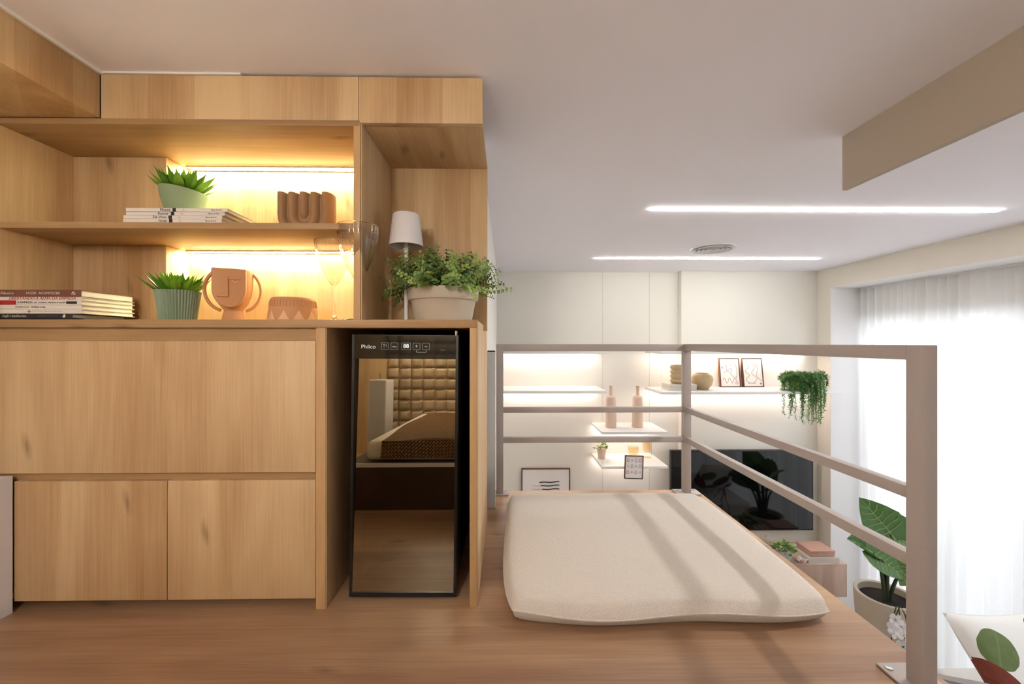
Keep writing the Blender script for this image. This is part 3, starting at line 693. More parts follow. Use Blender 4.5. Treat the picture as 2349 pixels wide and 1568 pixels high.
lab = ['white art book lowest of four on the middle shelf', 'white art book second from the shelf board', 'white art book third from the shelf board', 'white art book topmost, under the green succulent pot']
for k, (nm, xa, xb, dy) in enumerate(rows):
    y0 = 0.943 + dy; za = SH + h * k; zb = za + h - 0.0003
    o = book(xa, xb, y0, 1.095 + 0.012 * k, za, zb, BOOKW, lab[k], g2, t=0.0009, jut=0.0015)
    zc = (za + zb) / 2; xk = (-0.760, -0.762, -0.7575, -0.753)[k]
    part('black_mark', B().box(xk - 0.004, xk + 0.0035, y0 - 0.0004, y0 + 0.0001, za + 0.0003, zb - 0.0003), DARKINK, o)
    text(nm, 0.0088, (xk - 0.009, y0 - 0.0003, zc), DARKINK, o, align='RIGHT')
    text('Museu de Arte', 0.0045, (xb - 0.012, y0 - 0.0003, zc), DARKINK, o, align='RIGHT', sx=0.9)
    part('icon', B().tube([(xk + 0.018, y0 - 0.0002, zc - 0.002), (xk + 0.0205, y0 - 0.0002, zc + 0.0018), (xk + 0.023, y0 - 0.0002, zc - 0.002)], 0.0003, 4), GREYINK, o)

# ------------------------------------------------------------------ succulents
def suc_leaf():
    b = B(); n = 7
    rings = []
    for i in range(n):
        t = i / (n - 1); w = 0.0098 * (math.sin(PI * min(1, 0.25 + t * 0.78)) ** 0.8) * (1 - t ** 5); w = max(w, 0.0002)
        y = 0.052 * t; z = 0.010 * t * t; th = 0.0022 * (1 - t * 0.8)
        rings.append([(-w, y, z + w * 0.35), (0, y, z + 0.0003 + th * 0.3), (w, y, z + w * 0.35), (0, y, z - th)])
    vs = [p for r in rings for p in r]; fs = []
    for i in range(n - 1):
        for k in range(4): fs.append((i * 4 + k, i * 4 + (k + 1) % 4, (i + 1) * 4 + (k + 1) % 4, (i + 1) * 4 + k))
    fs.append((3, 2, 1, 0)); fs.append(tuple((n - 1) * 4 + k for k in range(4)))
    b.add(vs, fs); me = mesh_of(b, 'leaf', smooth=True, angle=50); me.materials.append(LEAFSUC); return me
SUCLEAF = suc_leaf()
def rosette(parent, cx, cy, cz, sc, spread, seed, n=44):
    rnd = random.Random(seed)
    for i in range(n):
        t = i / n; az = i * 2.39996 + rnd.uniform(-0.2, 0.2)
        elev = R(86 - 60 * t ** 0.9) + rnd.uniform(-0.1, 0.1)
        s = sc * (0.62 + 0.5 * t) * rnd.uniform(0.85, 1.1)
        rr = spread * t
        inst('leaf', SUCLEAF, parent, (cx + rr * math.cos(az), cy + rr * math.sin(az), cz + 0.012 * (1 - t)), (elev, 0, az - PI / 2), s)
s1 = thing('potted_succulent', 'spiky succulent in a smooth sage pot on the white art books', 'plant', (-0.7855, 1.012, SH + 4 * h), 'two spiky succulents on the oak shelves')
z0 = SH + 4 * h
pot = B().lathe(-0.7855, 1.012, [(0.033, z0 + 0.0003), (0.0375, z0 + 0.012), (0.044, z0 + 0.038), (0.0475, z0 + 0.055), (0.0482, z0 + 0.069), (0.0462, z0 + 0.0705), (0.0445, z0 + 0.067), (0.042, z0 + 0.05), (0.0, z0 + 0.05)], 40, cap1=False)
pot.v = [(x, y, z - max(0, (z - z0 - 0.03)) * 0.16 * (1 + (x + 0.7855) / 0.048)) for x, y, z in pot.v]
part('pot', pot, SAGE, s1, smooth=True, angle=50)
part('soil', B().lathe(-0.7855, 1.012, [(0.043, z0 + 0.052), (0.0, z0 + 0.055)], 24, cap0=False, cap1=False), SOIL, s1)
rosette(s1, -0.7875, 1.012, z0 + 0.058, 1.0, 0.033, 3, 70)
s2 = thing('potted_succulent', 'spiky succulent in a ribbed grey-green pot on the counter', 'plant', (-0.8010, 1.015, CT), 'two spiky succulents on the oak shelves')
rib = lambda a, z, r: r + (0.0011 * math.cos(a * 44) if r > 0.03 else 0)
part('pot', B().lathe(-0.8010, 1.015, [(0.036, CT + 0.0003), (0.038, CT + 0.02), (0.042, CT + 0.05), (0.0452, CT + 0.073), (0.043, CT + 0.0735), (0.041, CT + 0.06), (0.0, CT + 0.06)], 176, rib, cap1=False), SAGE2, s2, smooth=True, angle=60)
part('soil', B().lathe(-0.8010, 1.015, [(0.041, CT + 0.066), (0.0, CT + 0.068)], 24, cap0=False, cap1=False), SOIL, s2)
rosette(s2, -0.8020, 1.015, CT + 0.067, 1.0, 0.033, 11, 70)

# ------------------------------------------------------------------ terracotta face vase
fx, fy = -0.687, 1.045
fv = thing('face_vase', 'terracotta vase with a carved abstract face and two hoop handles', 'vase', (fx, fy, CT))
part('body', B().lathe(fx, fy, [(0.028, CT + 0.0003), (0.0245, CT + 0.018), (0.022, CT + 0.026), (0.0225, CT + 0.030), (0.034, CT + 0.046), (0.042, CT + 0.068), (0.0455, CT + 0.095), (0.0455, CT + 0.128), (0.044, CT + 0.1325), (0.041, CT + 0.13), (0.038, CT + 0.09), (0.0, CT + 0.06)], 48, cap1=False), TERRA, fv, smooth=True, angle=50)
# face mask: U-shaped plate on the front
def mask(w, zlo, zhi, n=18):
    p = [(-w, zhi), (w, zhi), (w * 0.99, zlo + w * 1.25)]
    for k in range(1, n): a = PI * k / n; p.append((w * math.cos(a), zlo + w * 1.25 - w * 1.25 * math.sin(a)))
    p.append((-w * 0.99, zlo + w * 1.25)); return p
mk = part('face_plate', B().prism([(fx - 0.005 + x, z) for x, z in mask(0.038, CT + 0.034, CT + 0.132)], fy - 0.047, fy - 0.03), TERRA, fv, bevel=0.003)
part('nose', B().box(fx - 0.014, fx - 0.006, fy - 0.052, fy - 0.046, CT + 0.066, CT + 0.108).box(fx - 0.030, fx - 0.006, fy - 0.052, fy - 0.046, CT + 0.060, CT + 0.068), TERRA, mk, bevel=0.0015)
part('brow', B().box(fx - 0.014, fx + 0.022, fy - 0.050, fy - 0.046, CT + 0.104, CT + 0.112), TERRA, mk, bevel=0.0015)
part('eye', B().tube([(fx + 0.002 + 0.014 * k / 10, fy - 0.0485, CT + 0.103 - 0.006 * math.sin(PI * k / 10)) for k in range(11)], 0.0011, 6), TERRA_L, mk, smooth=True)
for sg in (-1, 1):
    pts = []
    for k in range(25):
        a = R(62 - 134 * k / 24)
        pts.append((fx + sg * (0.012 + 0.052 * math.cos(a) * 1.0), fy, CT + 0.082 + 0.056 * math.sin(a)))
    part('handle', B().tube(pts, 0.0042, 12, sy=2.0), TERRA, fv, smooth=True, angle=60)
fv.rotation_euler = (0, 0, R(27)); fv.scale = (0.93, 0.93, 0.97)

# ------------------------------------------------------------------ terracotta bowl with ribs and triangles
bx, by = -0.537, 1.045
bw = thing('relief_bowl', 'low terracotta bowl with ribs above a band of raised triangles', 'bowl', (bx, by, CT))
prof = lambda z: 0.0575 - 0.0065 * min(1, max(0, (z - CT) / 0.056)) ** 1.3
part('body', B().lathe(bx, by, [(prof(CT + k * 0.0055), CT + 0.0003 + k * 0.0055) for k in range(11)] + [(0.0488, CT + 0.0585), (0.0475, CT + 0.0575), (0.046, CT + 0.02), (0.0, CT + 0.015)], 64, cap1=False), TERRA, bw, smooth=True, angle=50)
for k in range(44):
    a = 2 * PI * k / 44 + 0.05
    p = [(bx + (prof(z) + 0.0002) * math.cos(a), by + (prof(z) + 0.0002) * math.sin(a), z) for z in (CT + 0.035, CT + 0.042, CT + 0.052)]
    part('rib', B().tube(p, [0.0013, 0.0015, 0.0011], 5), TERRA, bw, smooth=True, angle=80)
for k in range(11):
    a0 = 2 * PI * k / 11 + 0.25; tri = B(); N = 5; vs = []; fs = []
    for (da, z) in ((-0.22, CT + 0.003), (0.0, CT + 0.003), (0.22, CT + 0.003), (0.1, CT + 0.015), (-0.1, CT + 0.015), (0, CT + 0.027)):
        for e in (-0.001, 0.0016):
            r = prof(z) + e; vs.append((bx + r * math.cos(a0 + da), by + r * math.sin(a0 + da), z))
    o_ = lambda i: 2 * i + 1
    fs = [(o_(0), o_(1), o_(4)), (o_(1), o_(3), o_(4)), (o_(1), o_(2), o_(3)), (o_(4), o_(3), o_(5))]
    ring = [0, 1, 2, 3, 5, 4]
    for i in range(6):
        p, q = ring[i], ring[(i + 1) % 6]; fs.append((2 * p, 2 * q, 2 * q + 1, 2 * p + 1))
    part('triangle', tri.add(vs, fs), TERRA_L, bw)
    part('dot', B().lathe(bx + prof(CT + 0.031) * math.cos(a0 + 0.28), by + prof(CT + 0.031) * math.sin(a0 + 0.28), [(0.0002, CT + 0.0295), (0.0014, CT + 0.031), (0.0002, CT + 0.0325)], 8), TERRA_L, bw, smooth=True)

# ------------------------------------------------------------------ nested-arch vase on the middle shelf
ux, uy = -0.502, 1.045
uv_ = thing('arch_vase', 'brown clay vase formed of nested upright arches on the middle shelf', 'vase', (ux, uy, SH))
def arch(R_, z_top, z_c, rr):
    pts = [(ux - R_, uy, z_top)] + [(ux - R_, uy, z_c + (z_top - z_c) * (1 - k / 4)) for k in range(1, 4)]
    for k in range(0, 17):
        a = PI + PI * k / 16; pts.append((ux + R_ * math.cos(a), uy, z_c + R_ * math.sin(a)))
    pts += [(ux + R_, uy, z_c + (z_top - z_c) * k / 4) for k in range(1, 5)]
    return B().tube(pts, rr, 16, sy=2.1)
ob = arch(0.0545, SH + 0.100, SH + 0.046, 0.0138)
ob.v = [(x, y, max(z, SH + 0.0004)) for x, y, z in ob.v]
part('arch', ob, BROWNCL, uv_, smooth=True, angle=55)
part('arch', arch(0.0272, SH + 0.099, SH + 0.0425, 0.0142), BROWNCL, uv_, smooth=True, angle=55)
part('core', B().tube([(ux, uy, SH + 0.1)] + [(ux, uy, SH + 0.1 - 0.01 * k) for k in range(1, 5)] + [(ux, uy, SH + 0.046), (ux, uy, SH + 0.038), (ux, uy, SH + 0.033)], [0.0138] * 5 + [0.0132, 0.010, 0.004], 16, sy=2.1), BROWNCL, uv_, smooth=True, angle=55)
bl = []
for k in range(15):
    a = PI + PI * k / 14; bl.append((ux + 0.054 * math.cos(a), SH + 0.046 + 0.054 * math.sin(a)))
bl = [(ux - 0.054, SH + 0.094)] + bl + [(ux + 0.054, SH + 0.094)]
part('infill', B().prism([(x, max(z, SH + 0.0006)) for x, z in bl], uy - 0.016, uy + 0.022), BROWNCL, uv_)

# ------------------------------------------------------------------ wine glasses
def wine_glass(cx, cy, zr, zb, rr, label):
    g = thing('wine_glass', label, 'glass', (cx, cy, CT), 'ribbed stem glasses on the counter')
    H = zr - zb
    flute = lambda a, z, r: r * (1 + 0.016 * math.cos(a * 22))
    pr = []
    for k in range(17):
        t = k / 16; r = rr * (0.08 + 0.92 * math.sin(PI / 2 * min(1, t * 1.02)) ** 0.70) if t > 0 else 0.006
        pr.append((r * (1 - 0.035 * max(0, t - 0.8) / 0.2 * 0), zb + H * t))
    inner = [(max(r - 0.0011, 0.0005), z + (0.0012 if k_ == 0 else 0)) for k_, (r, z) in enumerate(pr)]
    part('bowl', B().lathe(cx, cy, pr + inner[::-1], 88, flute, cap0=False, cap1=False), STEMGLASS, g, smooth=True, angle=80)
    part('stem', B().lathe(cx, cy, [(0.034, CT + 0.0006), (0.033, CT + 0.0022), (0.012, CT + 0.0045), (0.006, CT + 0.010), (0.0046, CT + 0.022), (0.0043, CT + 0.05), (0.0048, zb - 0.012), (0.0058, zb - 0.0004)], 32), STEMGLASS, g, smooth=True, angle=80)
    part('gilt_rim', B().tube([(cx + rr * math.cos(2 * PI * k / 60), cy + rr * math.sin(2 * PI * k / 60), zr) for k in range(61)], 0.0007, 6, cap=False), GOLDRIM, g, smooth=True)
    part('etched_line', B().tube([(cx + rr * 0.985 * math.cos(2 * PI * k / 132), cy + rr * 0.985 * math.sin(2 * PI * k / 132), zr - 0.022 + (0.0012 if k % 2 else -0.0012)) for k in range(133)], 0.0003, 4, cap=False), GOLDRIM, g)
wine_glass(-0.3495, 0.975, 0.276, 0.149, 0.0465, 'clear stem glass standing against the end of the oak divider')
wine_glass(-0.437, 1.050, 0.278, 0.148, 0.0470, 'clear stem glass standing back before the lit shelf, beside the bowl')

# ------------------------------------------------------------------ small white table lamp
lx, ly = -0.2565, 1.06
tl = thing('table_lamp', 'slim white table lamp with a tapered shade in the oak niche', 'lamp', (lx, ly, CT))
part('base', B().lathe(lx, ly, [(0.040, CT + 0.0003), (0.040, CT + 0.0035), (0.038, CT + 0.0045), (0.006, CT + 0.005)], 36), WHITE_SAT, tl, smooth=True, angle=40)
part('pole', B().lathe(lx, ly, [(0.0052, CT + 0.0045), (0.0052, 0.318)], 18), WHITE_SAT, tl, smooth=True)
part('shade', B().lathe(lx, ly, [(0.0435, 0.2495), (0.0335, 0.329), (0.031, 0.3315), (0.0, 0.3315)], 44, cap0=False, cap1=False).lathe(lx, ly, [(0.0435, 0.2495), (0.042, 0.2495), (0.032, 0.326), (0.0, 0.326)], 44, cap0=False, cap1=False), WHITE_SAT, tl, smooth=True, angle=40)
part('light_disc', B().lathe(lx, ly, [(0.006, 0.262), (0.034, 0.262), (0.034, 0.268), (0.006, 0.268)], 32), GREYP, tl)

# ------------------------------------------------------------------ bushy plant in beige pot
qx, qy = -0.160, 1.058
bp_ = thing('potted_bush', 'bushy small-leaved green plant in a wide beige flared pot', 'plant', (qx, qy, CT))
part('pot', B().lathe(qx, qy, [(0.0700, CT + 0.0003), (0.0735, CT + 0.01), (0.0815, CT + 0.052), (0.0835, CT + 0.054), (0.0865, CT + 0.0545), (0.0885, CT + 0.058), (0.0905, CT + 0.082), (0.089, CT + 0.0835), (0.085, CT + 0.082), (0.082, CT + 0.06), (0.0, CT + 0.06)], 56, cap1=False), STONEPOT, bp_, smooth=True, angle=40)
part('soil', B().lathe(qx, qy, [(0.083, CT + 0.074), (0.0, CT + 0.08)], 30, cap0=False, cap1=False), SOIL, bp_)
def sprig(seed):
    rnd = random.Random(seed); b = B(); n = 9; Ln = 0.10
    pts = []; d = Vector((0, 0, 1)); p = Vector((0, 0, 0)); bend = rnd.uniform(0.05, 0.16); ba = rnd.uniform(0, 6.28)
    for i in range(n + 1):
        pts.append(p.copy()); d = (d + Vector((math.cos(ba) * bend, math.sin(ba) * bend, -0.02))).normalized(); p = p + d * Ln / n
    b.tube(pts, [0.0011 * (1 - 0.6 * i / n) for i in range(n + 1)], 4)
    for i in range(2, n + 1):
        for k in range(3 if i > 4 else 2):
            a = i * 1.9 + k * 2.09 + rnd.uniform(-0.3, 0.3); s = rnd.uniform(0.0036, 0.0060) * (1.15 - 0.35 * i / n)
            out = Vector((math.cos(a), math.sin(a), rnd.uniform(0.1, 0.9))).normalized(); side = out.cross(Vector((0, 0, 1))).normalized(); nn = side.cross(out)
            c0 = pts[i] + out * 0.002
            outl = [(0, 0), (0.45, -0.75), (1.1, -0.95), (1.75, -0.6), (2.05, 0), (1.75, 0.6), (1.1, 0.95), (0.45, 0.75)]
            vs = [c0 + out * (u * s) + side * (w * s) + nn * (0.25 * s * (abs(w) ** 2) - 0.12 * s * u) for u, w in outl]
            b.add(vs, [(0, 1, 2, 6), (0, 6, 7), (2, 3, 4), (2, 4, 5), (2, 5, 6)] if False else [(0, 1, 2, 3, 4, 5, 6, 7)])
    me = mesh_of(b, 'sprig'); me.materials.append(LEAFBUSH); return me
SPRIGS = [sprig(i) for i in range(7)]
rnd = random.Random(5)
for i in range(210):
    az = i * 2.39996; t = (i + 0.5) / 210
    el = R(8 + 82 * (1 - t) ** 0.9)          # inner ones stand up, outer ones lie flat
    rr = 0.074 * t ** 0.55
    sc = (0.98 + 0.08 * t) * rnd.uniform(0.72, 1.1)
    x, y = qx + rr * math.cos(az), qy + rr * math.sin(az)
    tilt = PI / 2 - el
    sa = math.sin(az)
    if sa > 0: sc = min(sc, max(0.45, (0.108 - rr * sa) / (0.1 * math.sin(tilt) * sa + 0.03)))   # clear of the niche back
    q = Matrix.Rotation(az, 4, 'Z') @ Matrix.Rotation(tilt, 4, 'Y') @ Matrix.Rotation(rnd.uniform(0, 6.28), 4, 'Z')
    inst('sprig', SPRIGS[i % 7], bp_, (x, y, CT + 0.078 + 0.012 * (1 - t)), q.to_euler(), sc * 0.95)

# ------------------------------------------------------------------ far-wall shelves with light strips
def float_shelf(x0, x1, yf, yb_, zt_, label, led=True):
    t = thing('floating_shelf', label, 'shelf', ((x0 + x1) / 2, yb_, zt_ - 0.02))
    part('board', B().box(x0, x1, yf, yb_, zt_ - 0.02, zt_), WHITE_LAQ, t, bevel=0.001)
    if led: part('light_strip', B().box(x0 + 0.03, x1 - 0.03, yb_ - 0.05, yb_ - 0.035, zt_ - 0.0235, zt_ - 0.0205), LED_SHELF, t)
    return t
YW = 3.5105
float_shelf(-0.06, 0.7798, 3.151, YW, -0.061, 'empty white shelf under the rail level close to the side wall')
float_shelf(-0.06, 0.7798, 3.151, YW, -0.367, 'empty white shelf below another, above the striped brush print')
float_shelf(1.1763, 2.5288, 3.08, 3.443, -0.061, 'white lit shelf above the two framed line drawings')
float_shelf(1.1763, 2.5748, 3.08, 3.443, -0.367, 'long white shelf carrying framed drawings, pots and trailing fern')
float_shelf(0.7375, 1.2471, 3.13, YW, -0.678, 'short white shelf holding two beige bottles')
float_shelf(0.7375, 1.2471, 3.13, YW, -0.9436, 'short white shelf holding a small potted plant and amber glasses')
def cable(x, y, za, zb, label):
    single('hanging_cable', B().tube([(x, y, za), (x, y, zb)], 0.0013, 6), WHITE_SAT, label, 'cable', 'thin steel cables between the white shelves', smooth=True)
cable(1.1844, 3.092, -0.3665, -0.0815, 'thin cable hanging at the corner beside the stacked white books')
cable(0.7476, 3.142, -0.943, -0.6985, 'thin cable hanging beside the small potted plant')
# bottles
for x, lb in ((0.8498, 'beige ceramic bottle above the small potted plant'), (1.0662, 'beige ceramic bottle above the amber glasses')):
    t = thing('bottle', lb, 'bottle', (x, 3.30, -0.678), 'two beige bottles')
    part('body', B().lathe(x, 3.30, [(0.041, -0.6777), (0.044, -0.672), (0.0425, -0.55), (0.039, -0.45), (0.037, -0.436), (0.030, -0.426), (0.016, -0.421), (0.0135, -0.412), (0.0135, -0.352), (0.0145, -0.350), (0.0145, -0.343), (0.010, -0.343)], 32), PINKCER, t, smooth=True, angle=45)
    part('neck_ring', B().lathe(x, 3.30, [(0.0142, -0.352), (0.0155, -0.350), (0.0155, -0.343), (0.012, -0.3425)], 24, cap0=False, cap1=False), PINKCER, t, smooth=True)
# small plant
def disc_leaf_mesh(name, mat):
    b = B(); out = [(0, 0), (0.4, -0.5), (1.0, -0.62), (1.6, -0.4), (1.9, 0), (1.6, 0.4), (1.0, 0.62), (0.4, 0.5)]
    b.add([(w, u, 0.12 * w * w - 0.05 * u * u) for u, w in out], [tuple(range(8))]); me = mesh_of(b, name); me.materials.append(mat); return me
DLEAF = disc_leaf_mesh('leaf', LEAFBUSH)
def small_plant(cx, cy, z0_, rt, rb, hh, label, potmat, n, ls, spread, up, seed):
    t = thing('small_potted_plant', label, 'plant', (cx, cy, z0_))
    part('pot', B().lathe(cx, cy, [(rb, z0_ + 0.0003), (rt * 0.9743, z0_ + hh * 0.9340), (rt, z0_ + hh), (rt * 0.9, z0_ + hh), (rt * 0.8533, z0_ + hh * 0.8533), (0, z0_ + hh * 0.8533)], 30, cap1=False), potmat, t, smooth=True, angle=45)
    rd = random.Random(seed)
    for i in range(n):
        az = rd.uniform(0, 2 * PI); rr = spread * math.sqrt(rd.random()); zz = z0_ + hh * 0.9 + up * (1 - (rr / spread) ** 2) * rd.uniform(0.2, 1)
        inst('leaf', DLEAF, t, (cx + rr * math.cos(az), cy + rr * math.sin(az), zz), (R(rd.uniform(0, 60)), R(rd.uniform(-30, 30)), az - PI / 2), ls * rd.uniform(0.7, 1.2))
    return t
small_plant(0.7878, 3.35, -0.9436, 0.040, 0.028, 0.088, 'small leafy plant in a pinkish pot on the short shelf', PINKCER, 60, 0.014, 0.055, 0.055, 1)
# amber glasses
for x, y, r, hh, lb in ((1.0500, 3.36, 0.045, 0.10, 'low amber glass tumbler on the short shelf'), (1.1712, 3.38, 0.04, 0.175, 'tall amber glass cylinder on the short shelf')):
    t = thing('glass_holder', lb, 'glass', (x, y, -0.9436))
    z = -0.9434
    part('vessel', B().lathe(x, y, [(r * 0.9, z), (r, z + 0.01), (r, z + hh)], 32, cap1=False), GLASS, t, smooth=True)
    part('amber_fill', B().lathe(x, y, [(r * 0.8029, z + hh * 0.30), (r * 0.8836, z + hh * 0.36), (r * 0.8836, z + hh * 0.9239), (r * 0.8, z + hh * 0.9542)], 28), AMBER, t, smooth=True)

# framed pictures
def framed(name, label, w, hgt, d, mat_side, mat_front, border, strokes, M):
    """picture in local frame: x right, z up, front at y=0; M places it in the room"""
    loc = M.translation
    t = thing(name, label, 'picture', loc); t.rotation_euler = M.to_euler(); BASE[t] = Vector((0, 0, 0))
    fr = B().box(-w / 2, -w / 2 + border, 0, d, 0, hgt).box(w / 2 - border, w / 2, 0, d, 0, hgt).box(-w / 2 + border, w / 2 - border, 0, d, 0, border).box(-w / 2 + border, w / 2 - border, 0, d, hgt - border, hgt)
    part('frame', fr, mat_side, t)
    part('frame_front', B().box(-w / 2, -w / 2 + border, -0.0012, -0.0001, 0, hgt).box(w / 2 - border, w / 2, -0.0012, -0.0001, 0, hgt).box(-w / 2 + border, w / 2 - border, -0.0012, -0.0001, 0, border).box(-w / 2 + border, w / 2 - border, -0.0012, -0.0001, hgt - border, hgt), mat_front, t)
    pic = part('picture_sheet', B().box(-w / 2 + border, w / 2 - border, 0.003, d * 0.8, border, hgt - border), PAPER, t)
    for pts, r, m in strokes:
        part('brush_line', B().tube([(x, 0.0028, z) for x, z in pts], r, 5), m, pic, smooth=True)
    return t
def wavy(x0, z0_, x1, z1_, amp, cyc, n=40, ph=0.0):
    out = []
    for k in range(n + 1):
        t = k / n; s = math.sin(2 * PI * cyc * t + ph) * amp; dx, dz = x1 - x0, z1_ - z0_; l = math.hypot(dx, dz)
        out.append((x0 + dx * t - dz / l * s, z0_ + dz * t + dx / l * s))
    return out
def ring_(x, z, r, n=14): return [(x + r * math.cos(2 * PI * k / n), z + r * math.sin(2 * PI * k / n)) for k in range(n + 1)]
SK1 = plain('mauve_print', (150, 110, 124), 0.6); SK2 = plain('taupe_print', (128, 108, 98), 0.6); SK3 = plain('red_line_print', (196, 92, 80), 0.6)
lean = Matrix.Rotation(R(-8), 4, 'X')
MAT1 = Matrix.Translation((1.8841, 3.400, -0.3665)) @ lean
framed('picture_frame', 'framed line drawing with one red motif beside the round pot', 0.172, 0.245, 0.026, FRAMEBR, FRAMEDK, 0.007,
       [(wavy(-0.045, 0.21, 0.05, 0.19, 0.014, 1.2), 0.0016, SK1), (wavy(-0.045, 0.18, 0.02, 0.13, 0.016, 1.6), 0.0017, SK1), (wavy(-0.05, 0.12, 0.06, 0.10, 0.02, 0.9), 0.0014, SK2),
        (wavy(-0.06, 0.055, 0.055, 0.055, 0.022, 2.6), 0.0016, SK1), (wavy(0.05, 0.20, 0.06, 0.07, 0.008, 0.6), 0.0014, SK2), (ring_(0.055, 0.035, 0.010), 0.0016, SK3), (ring_(-0.06, 0.165, 0.006), 0.002, SK3)], MAT1)
MAT2 = Matrix.Translation((2.0795, 3.400, -0.3665)) @ lean
framed('picture_frame', 'framed drawing of brown looping lines next to the trailing fern', 0.172, 0.245, 0.026, FRAMEBR, FRAMEDK, 0.007,
       [(wavy(-0.045, 0.19, -0.045, 0.03, 0.016, 2.2), 0.0016, SK2), (wavy(0.0, 0.19, 0.02, 0.03, 0.018, 1.7), 0.0016, SK2), (wavy(0.02, 0.20, 0.06, 0.05, 0.014, 1.1), 0.0015, SK2),
        (wavy(-0.045, 0.03, 0.02, 0.03, 0.006, 0.5), 0.0015, SK2), (ring_(-0.035, 0.215, 0.009), 0.002, SK2), (ring_(0.03, 0.20, 0.016), 0.0015, SK2), (ring_(0.062, 0.03, 0.005), 0.003, SK2)], MAT2)
st = []
for k in range(7):
    z = 0.30 - 0.030 * k
    st.append((wavy(-0.055 + 0.012 * (k % 3), z, 0.115, z + 0.006, 0.0025, 1.3, ph=k), 0.0048 if k < 6 else 0.004, DARKINK))
    if k: st.append((wavy(-0.115, z + 0.004, -0.045, z, 0.002, 1, ph=k), 0.003, PINKINK))
framed('picture_frame', 'large framed print of black and pink brush strokes on the far wall', 0.415, 0.42, 0.022, FRAMEBR, FRAMEDK, 0.008, st, Matrix.Translation((0.342, 3.488, -1.486)))
ic = []
ICR = plain('rust_icon_print', (176, 66, 78), 0.6); ICG = plain('grey_icon_print', (158, 150, 146), 0.6); ICL = plain('pale_icon_print', (206, 202, 200), 0.6)
for r_ in range(3):
    for c_ in range(4):
        x = -0.046 + 0.031 * c_; z = 0.142 - 0.045 * r_; kind = (r_ * 4 + c_) % 5
        m = (ICR, ICL, ICG, ICR, ICL)[kind]
        if kind in (1, 4): ic.append((ring_(x, z, 0.006), 0.0032, ICL))
        else: ic.append(([(x - 0.008, z - 0.012), (x - 0.008, z + 0.002), (x, z + 0.014), (x + 0.008, z + 0.002), (x + 0.008, z - 0.012), (x - 0.008, z - 0.012)], 0.0017, m))
framed('picture_frame', 'small framed print of little house icons at the short shelf edge', 0.142, 0.178, 0.014, FRAMEBR, FRAMEDK, 0.006, ic,
       Matrix.Translation((0.9763, 3.113, -1.035)) @ Matrix.Rotation(R(2), 4, 'Y'))

# pots and books on the long shelf
gD = 'white books on the long far shelf'
bA = book(1.2693, 1.4850, 3.165, 3.33, -0.367, -0.342, BOOKW, 'white book under another beneath the ringed vase', gD)
bB = book(1.2754, 1.4880, 3.168, 3.33, -0.342, -0.321, BOOKW, 'white book directly under the ringed clay vase', gD)
vx, vy, vz = 1.3736, 3.262, -0.321
rv = thing('ringed_vase', 'sand-coloured vase of stacked rings standing on white books', 'vase', (vx, vy, vz))
pr = [(0.036, vz + 0.0003)]
for k in range(4):
    for t in range(7): pr.append((0.043 + 0.011 * math.sin(PI * t / 6), vz + 0.004 + 0.036 * k + 0.036 * t / 6))
pr += [(0.034, vz + 0.149), (0.03, vz + 0.14), (0.0, vz + 0.13)]
part('body', B().lathe(vx, vy, pr, 36, cap1=False), SAND, rv, smooth=True, angle=30)
part('mouth', B().lathe(vx, vy, [(0.0325, vz + 0.1475), (0.0, vz + 0.1475)], 24, cap0=False, cap1=False), DARKIN, rv)
rp = thing('round_pot', 'round sand-coloured clay pot with a wide mouth on the long shelf', 'pot', (1.5671, 3.25, -0.367))
z = -0.367
part('body', B().lathe(1.5671, 3.25, [(0.044, z + 0.0003), (0.05, z + 0.006), (0.072, z + 0.035), (0.083, z + 0.072), (0.08, z + 0.098), (0.066, z + 0.117), (0.05, z + 0.125), (0.046, z + 0.131), (0.042, z + 0.130), (0.043, z + 0.12), (0.06, z + 0.09), (0.0, z + 0.05)], 40, cap1=False), SAND, rp, smooth=True, angle=60)
part('mouth', B().lathe(1.5671, 3.25, [(0.044, z + 0.122), (0.0, z + 0.115)], 24, cap0=False, cap1=False), DARKIN, rp)

# trailing fern
ex, ey, ez = 2.30, 3.16, -0.367
fn = thing('trailing_fern', 'feathery trailing fern spilling over the end of the long shelf', 'plant', (ex, ey, ez))
part('pot', B().lathe(ex, ey, [(0.05, ez + 0.0003), (0.065, ez + 0.09), (0.060, ez + 0.09), (0.0, ez + 0.075)], 28, cap1=False), STONEPOT, fn, smooth=True, angle=40)
def frond(seed, hang):
    rd = random.Random(seed); b = B(); n = 16; pts = []
    for i in range(n + 1):
        t = i / n
        pts.append(Vector((0.11 * math.sin(min(1, t * 1.5) * PI / 2), rd.uniform(-0.004, 0.004), 0.05 * math.sin(PI * min(1, t * 1.6)) - hang * max(0, t - 0.3) ** 1.25)))
    b.tube(pts, 0.0013, 4)
    for i in range(2, n + 1):
        for k in range(11):
            a = rd.uniform(0, 2 * PI); out = Vector((rd.uniform(-0.4, 0.8), math.cos(a), math.sin(a) * 0.8)).normalized(); s = rd.uniform(0.014, 0.034)
            sd = out.cross(Vector((0.3, 0.2, 1))).normalized() * 0.0030; c = pts[i] - (pts[i] - pts[i - 1]) * rd.random()
            b.add([c, c + out * s * 0.5 + sd, c + out * s, c + out * s * 0.5 - sd], [(0, 1, 2, 3)])
    me = mesh_of(b, 'frond'); me.materials.append(LEAFFERN); return me
FR = [frond(20 + i, hang) for i, hang in enumerate((-0.04, 0.06, 0.18, 0.40, 0.54, 0.32))]
rd = random.Random(9)
